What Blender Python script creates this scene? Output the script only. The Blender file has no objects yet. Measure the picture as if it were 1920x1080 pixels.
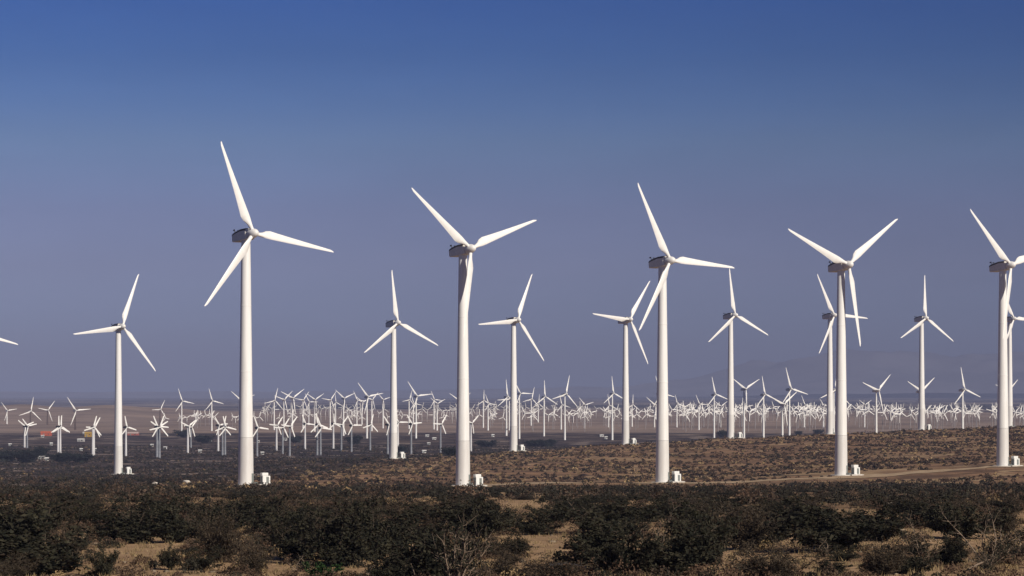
import bpy, bmesh, math, random
import numpy as np
from mathutils import Vector, Matrix, Euler

R = math.radians
scene = bpy.context.scene
COL = scene.collection
rng = np.random.default_rng(7)
random.seed(7)

# ------------------------------------------------------------------ camera
cam_d = bpy.data.cameras.new("camera"); cam = bpy.data.objects.new("camera", cam_d); COL.objects.link(cam)
cam.location = (0, 0, 0); cam.rotation_euler = (R(90), 0, 0)
cam_d.sensor_width = 36.0; cam_d.lens = 102.08          # long lens, level, shifted up
cam_d.shift_y = 0.1016
cam_d.clip_start = 1.0; cam_d.clip_end = 90000.0
scene.camera = cam

# ------------------------------------------------------------------ light
SUN_AZ = 42.0      # degrees from straight behind the camera towards the right
SUN_EL = 30.0
sd = Vector((math.sin(R(SUN_AZ)) * math.cos(R(SUN_EL)), -math.cos(R(SUN_AZ)) * math.cos(R(SUN_EL)), math.sin(R(SUN_EL))))
ld = bpy.data.lights.new("sun", 'SUN'); ld.energy = 4.2; ld.angle = R(0.5); ld.color = (1.0, 0.915, 0.79)
lo = bpy.data.objects.new("sun", ld); COL.objects.link(lo)
lo.rotation_euler = sd.to_track_quat('Z', 'Y').to_euler()

world = bpy.data.worlds.new("World"); scene.world = world; world.use_nodes = True
wn = world.node_tree.nodes; wl = world.node_tree.links
bg = wn["Background"]; bg.inputs["Strength"].default_value = 0.071
sky = wn.new("ShaderNodeTexSky"); sky.sky_type = 'NISHITA'; sky.sun_disc = False
sky.sun_elevation = R(SUN_EL); sky.sun_rotation = math.atan2(sd.x, sd.y)
sky.altitude = 300; sky.air_density = 1.0; sky.dust_density = 0.6; sky.ozone_density = 4.0
# desert dust and clear dry air: the sky runs from grey lilac at the horizon to deep blue above it
wtc = wn.new("ShaderNodeTexCoord"); wsp = wn.new("ShaderNodeSeparateXYZ"); wl.new(wtc.outputs["Generated"], wsp.inputs[0])
wrp = wn.new("ShaderNodeValToRGB"); wl.new(wsp.outputs[2], wrp.inputs[0]); cr = wrp.color_ramp
STOPS = ((0, (.56, .65, 1.15)), (.0248, (.57, .62, 1.11)), (.0431, (.60, .56, .95)), (.0614, (.57, .523, .87)), (.0851, (.473, .534, .836)), (.0978, (.343, .463, .824)),
         (.1158, (.205, .368, .775)), (.1329, (.147, .318, .76)), (.2, (.12, .31, .75)), (.4, (.14, .22, .42)), (1, (.16, .22, .38)))
while len(cr.elements) < len(STOPS): cr.elements.new(1)
for e, (q, c) in zip(cr.elements, STOPS): e.position = q; e.color = (*[v / 1.25 for v in c], 1)
wmx = wn.new("ShaderNodeMix"); wmx.data_type = 'RGBA'; wmx.blend_type = 'MULTIPLY'; wmx.inputs[0].default_value = 1
wl.new(sky.outputs[0], wmx.inputs[6]); wl.new(wrp.outputs[0], wmx.inputs[7]); 
wmp = wn.new("ShaderNodeMapping"); wmp.inputs["Scale"].default_value = (6, 6, 26); wl.new(wtc.outputs["Generated"], wmp.inputs[0])
wno = wn.new("ShaderNodeTexNoise"); wno.inputs["Scale"].default_value = 1.6; wno.inputs["Detail"].default_value = 6; wno.inputs["Roughness"].default_value = .62; wl.new(wmp.outputs[0], wno.inputs["Vector"])
wmr = wn.new("ShaderNodeMapRange"); wmr.inputs["From Min"].default_value = .3; wmr.inputs["From Max"].default_value = .7; wmr.inputs["To Min"].default_value = .955; wmr.inputs["To Max"].default_value = 1.045; wl.new(wno.outputs["Fac"], wmr.inputs["Value"])
wm2 = wn.new("ShaderNodeMix"); wm2.data_type = 'RGBA'; wm2.blend_type = 'MULTIPLY'; wm2.inputs[0].default_value = 1
wl.new(wmx.outputs[2], wm2.inputs[6]); wl.new(wmr.outputs[0], wm2.inputs[7]); 
wgx = wn.new("ShaderNodeMapRange"); wgx.interpolation_type = 'SMOOTHSTEP'; wl.new(wsp.outputs[0], wgx.inputs["Value"])      # the sky deepens towards the sun's side of the valley
for k_, v_ in (("From Min", -.2), ("From Max", .25), ("To Min", 1.0), ("To Max", .80)): wgx.inputs[k_].default_value = v_
wm3 = wn.new("ShaderNodeMix"); wm3.data_type = 'RGBA'; wm3.blend_type = 'MULTIPLY'; wm3.inputs[0].default_value = 1
wl.new(wm2.outputs[2], wm3.inputs[6]); wl.new(wgx.outputs[0], wm3.inputs[7]); wl.new(wm3.outputs[2], bg.inputs["Color"])

vs = scene.view_settings
vs.view_transform = 'Standard'; vs.look = 'None'; vs.gamma = 1.0; vs.exposure = 0.28; vs.use_curve_mapping = False
scene.cycles.max_bounces = 6; scene.cycles.volume_bounces = 0; scene.cycles.diffuse_bounces = 3
scene.cycles.transparent_max_bounces = 8
scene.cycles.use_denoising = True

# ------------------------------------------------------------------ terrain function
TT = np.array([-0.2223, -0.1356, -0.0918, -0.0661, -0.0408, -0.0169, 0.0006, 0.0391, 0.0518, 0.0753, 0.1133, 0.1411, 0.169, 0.2278]); DD = np.array([15.0, 25.0, 40.0, 60.0, 80.0, 104.0, 125.0, 150.0, 175.0, 200.0, 250.0, 300.0, 350.0, 400.0, 450.0, 500.0, 550.0, 600.0, 625.0, 650.0, 675.0, 700.0, 725.0, 750.0, 775.0,
 800.0, 825.0, 850.0, 875.0, 900.0, 925.0, 950.0, 975.0, 1000.0, 1025.0, 1050.0, 1075.0, 1100.0, 1125.0, 1150.0, 1175.0, 1200.0, 1225.0, 1250.0, 1275.0, 1300.0, 1325.0,
 1350.0, 1375.0, 1400.0, 1425.0, 1450.0, 1475.0, 1500.0, 1525.0, 1550.0, 1575.0, 1600.0, 1625.0, 1650.0, 1675.0, 1700.0, 1725.0, 1750.0, 1775.0, 1800.0, 1825.0, 1850.0,
 1875.0, 1900.0, 1925.0, 1950.0, 1975.0, 2000.0, 2025.0, 2050.0, 2075.0, 2100.0, 2200.0, 2500.0, 4000.0, 40000.0]); ZZ = np.array([[-4.0, -4.3, -4.7, -5.3, -5.9, -6.6, -6.9, -7.3, -7.8, -8.3, -9.6, -10.9, -12.4, -13.8, -15.3, -17.0, -18.6, -20.0, -20.7, -21.2, -21.7, -22.2, -22.8, -23.4, -24.1,
  -24.7, -25.3, -26.0, -26.6, -27.2, -27.9, -28.5, -29.1, -29.7, -30.2, -30.7, -31.2, -31.7, -32.2, -32.7, -33.2, -33.7, -34.2, -34.6, -35.0, -35.3, -35.6, -35.9, -36.2,
  -36.6, -36.9, -37.2, -37.5, -37.8, -38.1, -38.5, -38.8, -39.0, -39.1, -39.2, -39.3, -39.3, -39.4, -39.5, -39.5, -39.6, -39.6, -39.7, -39.8, -39.8, -39.9, -39.9, -40.0,
  -40.0, -40.0, -40.0, -40.0, -40.0, -40.0, -40.0, -40.0, -40.0],
 [-4.0, -4.3, -4.7, -5.3, -5.9, -6.6, -6.9, -7.3, -7.8, -8.3, -9.6, -10.9, -12.4, -13.8, -15.3, -16.9, -18.5, -19.8, -20.5, -21.0, -21.4, -22.0, -22.6, -23.2, -23.9,
  -24.6, -25.2, -25.9, -26.5, -27.1, -27.8, -28.5, -29.1, -29.7, -30.3, -30.9, -31.4, -32.0, -32.5, -33.1, -33.6, -34.1, -34.5, -34.9, -35.2, -35.5, -35.9, -36.2, -36.6,
  -36.9, -37.3, -37.6, -38.0, -38.2, -38.4, -38.5, -38.6, -38.6, -38.7, -38.8, -38.9, -39.0, -39.1, -39.2, -39.3, -39.4, -39.4, -39.5, -39.6, -39.7, -39.8, -39.9, -40.0,
  -40.0, -40.0, -40.0, -40.0, -40.0, -40.0, -40.0, -40.0, -40.0],
 [-4.0, -4.3, -4.7, -5.3, -5.9, -6.6, -6.9, -7.3, -7.8, -8.3, -9.6, -10.9, -12.4, -13.8, -15.3, -17.0, -18.7, -20.1, -20.9, -21.4, -21.9, -22.4, -23.0, -23.6, -24.2,
  -24.8, -25.4, -25.9, -26.5, -27.1, -27.6, -28.0, -28.5, -28.9, -29.4, -29.8, -30.3, -30.7, -31.1, -31.6, -32.0, -32.4, -32.9, -33.3, -33.7, -34.1, -34.5, -34.9, -35.2,
  -35.6, -36.0, -36.3, -36.7, -37.0, -37.4, -37.8, -38.1, -38.4, -38.6, -38.7, -38.8, -38.9, -39.0, -39.1, -39.2, -39.3, -39.4, -39.5, -39.6, -39.7, -39.8, -39.9, -40.0,
  -40.0, -40.0, -40.0, -40.0, -40.0, -40.0, -40.0, -40.0, -40.0],
 [-4.0, -4.3, -4.7, -5.3, -5.9, -6.6, -6.9, -7.3, -7.8, -8.3, -9.6, -10.9, -12.4, -13.8, -15.3, -17.0, -18.7, -20.1, -20.9, -21.5, -22.1, -22.6, -23.1, -23.6, -24.2,
  -24.7, -25.2, -25.7, -26.1, -26.5, -26.9, -27.3, -27.7, -28.1, -28.5, -28.9, -29.1, -29.3, -29.5, -29.7, -29.9, -30.1, -30.3, -30.6, -31.0, -31.4, -31.9, -32.3, -32.7,
  -33.2, -33.7, -34.1, -34.6, -35.1, -35.6, -36.1, -36.6, -37.1, -37.6, -38.1, -38.5, -38.9, -39.1, -39.2, -39.3, -39.4, -39.5, -39.5, -39.6, -39.7, -39.8, -39.9, -40.0,
  -40.0, -40.0, -40.0, -40.0, -40.0, -40.0, -40.0, -40.0, -40.0],
 [-4.0, -4.3, -4.7, -5.3, -5.9, -6.6, -6.9, -7.3, -7.8, -8.3, -9.6, -10.9, -12.4, -13.8, -15.3, -17.0, -18.7, -20.1, -21.0, -21.6, -22.1, -22.7, -23.2, -23.8, -24.3,
  -24.8, -25.3, -25.7, -26.1, -26.4, -26.8, -27.1, -27.4, -27.7, -27.9, -28.1, -28.3, -28.5, -28.7, -28.9, -29.1, -29.2, -29.3, -29.4, -29.6, -30.0, -30.6, -31.4, -32.1,
  -32.9, -33.6, -34.3, -34.7, -35.0, -35.4, -35.7, -36.0, -36.4, -36.7, -37.0, -37.4, -37.7, -38.0, -38.4, -38.7, -39.0, -39.1, -39.3, -39.4, -39.5, -39.7, -39.8, -39.9,
  -40.0, -40.0, -40.0, -40.0, -40.0, -40.0, -40.0, -40.0, -40.0],
 [-4.0, -4.3, -4.7, -5.3, -5.9, -6.6, -6.9, -7.3, -7.8, -8.3, -9.6, -10.9, -12.4, -13.8, -15.3, -17.0, -18.7, -20.2, -21.1, -21.8, -22.4, -23.0, -23.6, -24.2, -24.6,
  -25.1, -25.6, -26.0, -26.5, -26.9, -27.1, -27.3, -27.5, -27.7, -27.9, -28.1, -28.3, -28.4, -28.4, -28.4, -28.4, -28.3, -28.3, -28.2, -28.2, -28.3, -28.9, -29.8, -30.8,
  -31.8, -32.8, -33.7, -34.2, -34.7, -35.1, -35.5, -35.9, -36.4, -36.8, -37.2, -37.6, -38.0, -38.5, -38.8, -39.0, -39.1, -39.2, -39.4, -39.5, -39.6, -39.7, -39.8, -39.9,
  -40.0, -40.0, -40.0, -40.0, -40.0, -40.0, -40.0, -40.0, -40.0],
 [-4.0, -4.3, -4.7, -5.3, -5.9, -6.6, -6.9, -7.3, -7.8, -8.3, -9.6, -10.9, -12.4, -13.8, -15.3, -17.0, -18.7, -20.2, -21.1, -21.8, -22.4, -22.9, -23.5, -24.1, -24.6,
  -25.0, -25.4, -25.9, -26.3, -26.7, -26.9, -27.0, -27.1, -27.2, -27.3, -27.5, -27.6, -27.6, -27.6, -27.6, -27.5, -27.5, -27.4, -27.4, -27.3, -27.2, -27.3, -27.7, -28.6,
  -29.8, -30.9, -32.1, -33.3, -34.3, -34.9, -35.3, -35.8, -36.2, -36.7, -37.1, -37.6, -38.0, -38.5, -38.8, -39.0, -39.1, -39.2, -39.4, -39.5, -39.6, -39.7, -39.8, -39.9,
  -40.0, -40.0, -40.0, -40.0, -40.0, -40.0, -40.0, -40.0, -40.0],
 [-4.0, -4.3, -4.7, -5.3, -5.9, -6.6, -6.9, -7.3, -7.8, -8.3, -9.6, -10.9, -12.4, -13.8, -15.3, -17.0, -18.6, -20.1, -21.1, -21.9, -22.5, -23.0, -23.5, -24.0, -24.5,
  -24.9, -25.2, -25.5, -25.8, -26.1, -26.2, -26.3, -26.4, -26.5, -26.6, -26.7, -26.8, -26.8, -26.8, -26.7, -26.6, -26.6, -26.5, -26.4, -26.2, -25.9, -25.7, -25.5, -25.2,
  -25.3, -26.1, -27.3, -28.5, -29.7, -31.0, -32.1, -33.0, -33.9, -34.8, -35.7, -36.6, -37.5, -38.3, -39.0, -39.3, -39.4, -39.5, -39.5, -39.6, -39.7, -39.8, -39.9, -40.0,
  -40.0, -40.0, -40.0, -40.0, -40.0, -40.0, -40.0, -40.0, -40.0],
 [-4.0, -4.3, -4.7, -5.3, -5.9, -6.6, -6.9, -7.3, -7.8, -8.3, -9.6, -10.9, -12.4, -13.8, -15.3, -17.0, -18.6, -20.1, -21.1, -21.9, -22.5, -23.0, -23.5, -24.0, -24.4,
  -24.8, -25.1, -25.3, -25.5, -25.8, -25.9, -26.0, -26.0, -26.1, -26.2, -26.3, -26.4, -26.4, -26.3, -26.2, -26.1, -26.0, -25.8, -25.7, -25.5, -25.2, -25.0, -24.8, -24.6,
  -24.5, -24.9, -26.0, -27.3, -28.6, -30.0, -31.2, -32.3, -33.3, -34.3, -35.2, -36.2, -37.1, -38.1, -38.9, -39.4, -39.5, -39.6, -39.7, -39.7, -39.8, -39.9, -39.9, -40.0,
  -40.0, -40.0, -40.0, -40.0, -40.0, -40.0, -40.0, -40.0, -40.0],
 [-4.0, -4.3, -4.7, -5.3, -5.9, -6.6, -6.9, -7.3, -7.8, -8.3, -9.6, -10.9, -12.4, -13.8, -15.3, -16.9, -18.5, -19.9, -20.9, -21.6, -22.2, -22.7, -23.2, -23.7, -24.2,
  -24.6, -24.9, -25.0, -25.1, -25.1, -25.2, -25.3, -25.3, -25.3, -25.3, -25.3, -25.3, -25.3, -25.3, -25.3, -25.3, -25.3, -25.1, -24.8, -24.6, -24.3, -24.0, -23.8, -23.5,
  -23.2, -23.0, -23.1, -23.9, -25.1, -26.4, -27.7, -29.0, -30.2, -31.4, -32.5, -33.5, -34.6, -35.7, -36.8, -37.9, -38.8, -39.1, -39.3, -39.4, -39.5, -39.7, -39.8, -39.9,
  -40.0, -40.0, -40.0, -40.0, -40.0, -40.0, -40.0, -40.0, -40.0],
 [-4.0, -4.3, -4.7, -5.3, -5.9, -6.6, -6.9, -7.3, -7.8, -8.3, -9.6, -10.9, -12.4, -13.8, -15.3, -16.8, -18.3, -19.7, -20.6, -21.3, -21.9, -22.3, -22.8, -23.3, -23.8,
  -24.0, -23.9, -23.7, -23.7, -23.8, -23.9, -24.1, -24.3, -24.4, -24.4, -24.3, -24.2, -24.1, -24.0, -24.0, -23.9, -23.8, -23.7, -23.6, -23.4, -23.2, -22.9, -22.7, -22.4,
  -22.2, -21.9, -21.7, -21.5, -21.6, -22.4, -23.5, -24.7, -25.9, -27.0, -28.2, -29.6, -30.9, -32.3, -33.6, -35.0, -36.4, -37.7, -38.8, -39.2, -39.4, -39.6, -39.7, -39.9,
  -40.0, -40.0, -40.0, -40.0, -40.0, -40.0, -40.0, -40.0, -40.0],
 [-4.0, -4.3, -4.7, -5.3, -5.9, -6.6, -6.9, -7.3, -7.8, -8.3, -9.6, -10.9, -12.4, -13.8, -15.3, -16.8, -18.2, -19.5, -20.4, -21.1, -21.6, -22.0, -22.5, -22.9, -23.4,
  -23.6, -23.4, -23.1, -23.0, -23.1, -23.2, -23.3, -23.4, -23.5, -23.6, -23.7, -23.6, -23.5, -23.4, -23.3, -23.2, -23.1, -23.0, -22.9, -22.8, -22.7, -22.5, -22.2, -22.0,
  -21.8, -21.6, -21.4, -21.2, -21.0, -20.8, -20.5, -20.6, -21.4, -22.7, -23.9, -25.2, -26.5, -27.9, -29.4, -30.9, -32.5, -34.0, -35.6, -37.2, -38.4, -39.1, -39.4, -39.7,
  -40.0, -40.0, -40.0, -40.0, -40.0, -40.0, -40.0, -40.0, -40.0],
 [-4.0, -4.3, -4.7, -5.3, -5.9, -6.6, -6.9, -7.3, -7.8, -8.3, -9.6, -10.9, -12.4, -13.8, -15.3, -16.7, -18.1, -19.3, -20.2, -20.8, -21.2, -21.5, -21.8, -22.1, -22.4,
  -22.6, -22.6, -22.3, -22.0, -22.0, -22.1, -22.2, -22.3, -22.4, -22.5, -22.6, -22.7, -22.8, -22.7, -22.6, -22.4, -22.3, -22.2, -22.1, -21.9, -21.8, -21.7, -21.6, -21.4,
  -21.2, -21.0, -20.8, -20.6, -20.4, -20.2, -20.0, -19.8, -19.6, -19.4, -19.8, -20.8, -22.2, -23.5, -24.9, -26.3, -27.9, -29.6, -31.4, -33.1, -34.8, -36.6, -38.0, -38.8,
  -39.3, -39.8, -40.2, -40.3, -40.2, -40.2, -40.0, -40.0, -40.0],
 [-4.0, -4.3, -4.7, -5.3, -5.9, -6.6, -6.9, -7.3, -7.8, -8.3, -9.6, -10.9, -12.4, -13.8, -15.3, -16.6, -18.0, -19.1, -20.0, -20.5, -20.8, -21.0, -21.2, -21.4, -21.6,
  -21.7, -21.7, -21.3, -20.9, -20.7, -20.8, -20.8, -20.8, -20.8, -20.8, -20.8, -20.8, -20.8, -20.6, -20.4, -20.2, -20.0, -19.8, -19.5, -19.3, -19.1, -18.9, -18.7, -18.5,
  -18.3, -18.1, -18.0, -17.8, -17.7, -17.6, -17.4, -17.3, -17.1, -17.0, -16.8, -16.7, -16.9, -17.8, -19.1, -20.3, -21.6, -22.9, -24.3, -26.1, -28.2, -30.2, -32.2, -34.2,
  -36.2, -38.3, -39.8, -40.3, -40.2, -40.2, -40.0, -40.0, -40.0]])

def ground(x, y):
    x = np.atleast_1d(np.asarray(x, float)); y = np.atleast_1d(np.asarray(y, float))
    yy = np.maximum(y, 40.0); t = x / yy
    t = np.clip(t, TT[0], TT[-1]); d = np.clip(yy, DD[0], DD[-1])
    i = np.clip(np.searchsorted(TT, t) - 1, 0, len(TT) - 2); j = np.clip(np.searchsorted(DD, d) - 1, 0, len(DD) - 2)
    a = (t - TT[i]) / (TT[i + 1] - TT[i]); b = (d - DD[j]) / (DD[j + 1] - DD[j])
    a = a * a * (3 - 2 * a)
    z = (ZZ[i, j] * (1 - a) + ZZ[i + 1, j] * a) * (1 - b) + (ZZ[i, j + 1] * (1 - a) + ZZ[i + 1, j + 1] * a) * b
    n = 0
    for k, (fx, fy, p) in enumerate(((.9, .35, 1), (-.5, .8, 2), (.3, -1., 4), (1.1, .9, .3))):
        n = n + np.sin((x * fx + y * fy) * .11 * (1.6 ** k) + p) * .5 / (1.5 ** k)
    amp = np.interp(yy, [80, 250, 900, 2000, 2500], [.16, .16, .22, .1, .0])
    z = z + n * amp
    # low tan hill at the far left of the plain
    z = z + 17 * np.exp(-(((x + 900) / 420) ** 2 + ((y - 4700) / 700) ** 2)) * (1 + .15 * np.sin(x * .021) + .1 * np.sin(x * .05 + y * .01))
    z = z + 8 * np.exp(-(((x + 640) / 90) ** 2 + ((y - 4650) / 400) ** 2))
    return z

def gz(x, y): return float(ground(x, y)[0])


# ------------------------------------------------------------------ where things stand (metres from the camera)
DATA_ROAD = [[-10.9, 742.0], [-2.83, 770.0], [5.8, 790.0], [20.21, 786.0], [39.89, 770.0], [54.17, 776.0], [71.83, 798.0], [89.05, 808.0], [102.17, 818.0], [113.09, 832.0],
 [127.43, 846.0], [140.92, 862.0], [154.47, 876.0], [183.4, 916.0]]
DATA_LARGE = [('T1', -63.43, 692, 59.73, 23.0, 99.0), ('T2', -12.44, 736, 59.8, 23.0, 69.0), ('T3', 40.66, 785, 59.74, 23.0, 93.0), ('T4', 94.41, 833, 60.09, 23.6, 53.5),
 ('T5', 146.86, 869, 59.93, 23.0, 74), ('T0', -162.67, 1200, 60.93, 23.6, 21.0), ('TX', -219.81, 1160, 57.27, 23.6, 102.5), ('m738', -52.65, 1291, 60.16, 23.6, 114.5),
 ('m963', 0.74, 1344, 60.6, 23.6, 23.5), ('m1173', 54.85, 1402, 60.12, 23.6, 35.5), ('m1370', 109.35, 1452, 61.22, 23.6, 114.0),
 ('m1556', 163.23, 1491, 60.71, 23.6, 92.5), ('m1728', 222.61, 1578, 60.44, 23.6, 1.5), ('m1893', 282.78, 1650, 61.18, 23.6, 93.0)]
DATA_MEDIUM = [(-621.0, 3570.0, 16.39, 13.26, 81.0, 0, 'first slim far turbine, one blade up left, left of the first large tower'),
 (-530.8, 3200.0, 18.84, 15.84, 11.5, 1, 'second dark-lattice turbine, one blade upright, left of the first large tower'),
 (-561.6, 3510.0, 17.43, 14.43, 40.0, 1, 'third dark-lattice turbine, one blade up right, left of the first large tower'),
 (-461.1, 3065.0, 20.29, 17.29, 84.5, 1, 'fourth dark-lattice turbine, one blade up left, left of the first large tower'),
 (-406.1, 3350.0, 19.69, 12.31, 28, 1, 'first dark-lattice turbine, one blade up right, between the first and second large towers'),
 (-339.6, 2985.0, 30.4, 13.93, 100.0, 0, 'second slim far turbine, one blade up left, between the first and second large towers'),
 (-308.7, 2985.0, 30.68, 13.62, 103.0, 0, 'third slim far turbine, one blade up left, between the first and second large towers'),
 (-278.5, 2985.0, 30.68, 16.45, 67.0, 0, 'fourth slim far turbine, blades in a Y, between the first and second large towers'),
 (-251.1, 3065.0, 30.99, 13.77, 16.5, 0, 'first slim far turbine, one blade up right, between the second and third large towers'),
 (-259.4, 3300.0, 31.21, 14.68, 47.5, 0, 'second slim far turbine, blades in a Y, between the second and third large towers'),
 (-242.2, 3200.0, 33.18, 17.5, 54.5, 0, 'third slim far turbine, blades in a Y, between the second and third large towers'),
 (-230.4, 3200.0, 31.18, 11.81, 38.0, 0, 'fourth slim far turbine, one blade up right, between the second and third large towers'),
 (-245.6, 3510.0, 27.75, 12.16, 89.0, 0, 'fifth slim far turbine, one blade up left, between the second and third large towers'),
 (-200.2, 2945.0, 32.16, 12.29, 59.5, 0, 'sixth slim far turbine, blades in a Y, between the second and third large towers'),
 (-197.6, 3155.0, 31.31, 12.07, 37.5, 0, 'seventh slim far turbine, one blade up right, between the second and third large towers'),
 (-213.4, 3510.0, 27.11, 10.5, 115.0, 0, 'eighth slim far turbine, one blade upright, between the second and third large towers'),
 (-154.1, 2655.0, 34.15, 12.69, 67.5, 0, 'ninth slim far turbine, blades in a Y, between the second and third large towers'),
 (-187.6, 3510.0, 29.68, 13.25, 92.5, 0, 'tenth slim far turbine, one blade up left, between the second and third large towers'),
 (-184.6, 3570.0, 27.21, 13.12, 66, 0, 'eleventh slim far turbine, blades in a Y, between the second and third large towers'),
 (-125.2, 2505.0, 35.86, 15.93, 79.0, 0, 'twelfth slim far turbine, one blade up left, between the second and third large towers'),
 (-144.2, 2985.0, 32.05, 10.78, 45.5, 0, 'thirteenth slim far turbine, blades in a Y, between the second and third large towers'),
 (-142.2, 3200.0, 31.48, 10.5, 73.0, 0, 'fourteenth slim far turbine, blades in a Y, between the second and third large towers'),
 (-111.9, 3155.0, 31.6, 11.06, 19.5, 0, 'first slim far turbine, one blade up right, between the third and fourth large towers'),
 (-127.6, 3755.0, 24.83, 12.83, 99.5, 0, 'second slim far turbine, one blade up left, between the third and fourth large towers'),
 (-82.8, 2505.0, 36.32, 15.9, 83.0, 0, 'third slim far turbine, one blade up left, between the third and fourth large towers'),
 (-83.6, 3110.0, 31.72, 10.5, 95.5, 0, 'fourth slim far turbine, one blade up left, between the third and fourth large towers'),
 (-78.1, 3025.0, 27.78, 10.8, 63.5, 0, 'fifth slim far turbine, blades in a Y, between the third and fourth large towers'),
 (-56.6, 3110.0, 30.29, 16.81, 58.5, 0, 'sixth slim far turbine, blades in a Y, between the third and fourth large towers'),
 (-32.2, 3250.0, 30.45, 12.13, 2.0, 0, 'first slim far turbine, one blade upright, between the fourth and fifth large towers'),
 (-25.0, 3025.0, 27.78, 10.5, 97.5, 0, 'second slim far turbine, one blade up left, between the fourth and fifth large towers'),
 (-5.1, 2655.0, 35.61, 15.92, 115.0, 0, 'third slim far turbine, one blade upright, between the fourth and fifth large towers'),
 (-2.8, 3025.0, 32.78, 17.5, 25.0, 0, 'fourth slim far turbine, one blade up right, between the fourth and fifth large towers'),
 (6.2, 2475.0, 38.64, 13.11, 90.5, 0, 'first slim far turbine, one blade up left, between the fifth and sixth large towers'),
 (22.8, 3455.0, 31.75, 14.68, 15.5, 0, 'second slim far turbine, one blade up right, between the fifth and sixth large towers'),
 (34.4, 3820.0, 24.21, 13.1, 6.0, 0, 'third slim far turbine, one blade upright, between the fifth and sixth large towers'),
 (28.9, 2625.0, 35.66, 15.08, 118.5, 0, 'fourth slim far turbine, one blade upright, between the fifth and sixth large towers'),
 (52.6, 3110.0, 26.29, 11.55, 105.5, 0, 'fifth slim far turbine, one blade upright, between the fifth and sixth large towers'),
 (44.0, 2420.0, 38.22, 16.15, 14.5, 0, 'sixth slim far turbine, one blade upright, between the fifth and sixth large towers'),
 (79.9, 3200.0, 25.54, 12.01, 74.5, 0, 'seventh slim far turbine, blades in a Y, between the fifth and sixth large towers'),
 (109.7, 3300.0, 24.85, 12.92, 111.5, 0, 'eighth slim far turbine, one blade upright, between the fifth and sixth large towers'),
 (83.6, 2420.0, 38.67, 14.53, 114.5, 0, 'ninth slim far turbine, one blade upright, between the fifth and sixth large towers'),
 (138.5, 3350.0, 25.23, 12.38, 4.0, 0, 'first slim far turbine, one blade upright, between the sixth and seventh large towers'),
 (161.8, 3300.0, 24.85, 16.81, 63.0, 0, 'second slim far turbine, blades in a Y, between the sixth and seventh large towers'),
 (122.7, 2420.0, 38.67, 15.5, 100.5, 0, 'third slim far turbine, one blade up left, between the sixth and seventh large towers'),
 (187.3, 3300.0, 26.36, 11.13, 103.0, 0, 'first slim far turbine, one blade up left, between the seventh and eighth large towers'),
 (197.3, 3065.0, 27.05, 11.45, 92.5, 0, 'second slim far turbine, one blade up left, between the seventh and eighth large towers'),
 (176.1, 2530.0, 37.68, 15.89, 107.0, 0, 'third slim far turbine, one blade upright, between the seventh and eighth large towers'),
 (237.0, 3300.0, 23.63, 12.12, 59, 0, 'fourth slim far turbine, blades in a Y, between the seventh and eighth large towers'),
 (265.2, 3350.0, 23.39, 10.53, 4.5, 0, 'first slim far turbine, one blade upright, between the eighth and ninth large towers'),
 (177.0, 2215.0, 42.24, 15.99, 61.5, 0, 'second slim far turbine, blades in a Y, between the eighth and ninth large towers'),
 (173.2, 2000.0, 38.16, 13.12, 109.5, 0, 'third slim far turbine, one blade upright, between the eighth and ninth large towers'),
 (182.5, 1960.0, 31.36, 14.57, 53.5, 0, 'fourth slim far turbine, blades in a Y, between the eighth and ninth large towers'),
 (198.7, 2080.0, 41.91, 16.12, 103.5, 0, 'fifth slim far turbine, one blade up left, between the eighth and ninth large towers'),
 (332.2, 3300.0, 24.85, 12.91, 93.5, 0, 'sixth slim far turbine, one blade up left, between the eighth and ninth large towers'),
 (348.6, 3250.0, 24.48, 10.79, 81.0, 0, 'seventh slim far turbine, one blade up left, between the eighth and ninth large towers'),
 (217.1, 1960.0, 41.08, 16.2, 9.5, 0, 'first slim far turbine, one blade upright, between the ninth and tenth large towers'),
 (400.7, 3300.0, 25.45, 10.5, 60.5, 0, 'first slim far turbine, blades in a Y, between the tenth and eleventh large towers'),
 (245.9, 1960.0, 40.72, 16.2, 48.5, 0, 'second slim far turbine, blades in a Y, between the tenth and eleventh large towers'),
 (275.4, 1960.0, 40.0, 15.73, 54.0, 0, 'third slim far turbine, blades in a Y, between the tenth and eleventh large towers'),
 (307.3, 1980.0, 40.73, 15.67, 109.0, 0, 'first slim far turbine, one blade upright, between the eleventh and twelfth large towers'),
 (356.4, 2095.0, 40.0, 14.78, 51.5, 0, 'first slim far turbine, blades in a Y, hidden behind the twelfth large tower')]
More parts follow.
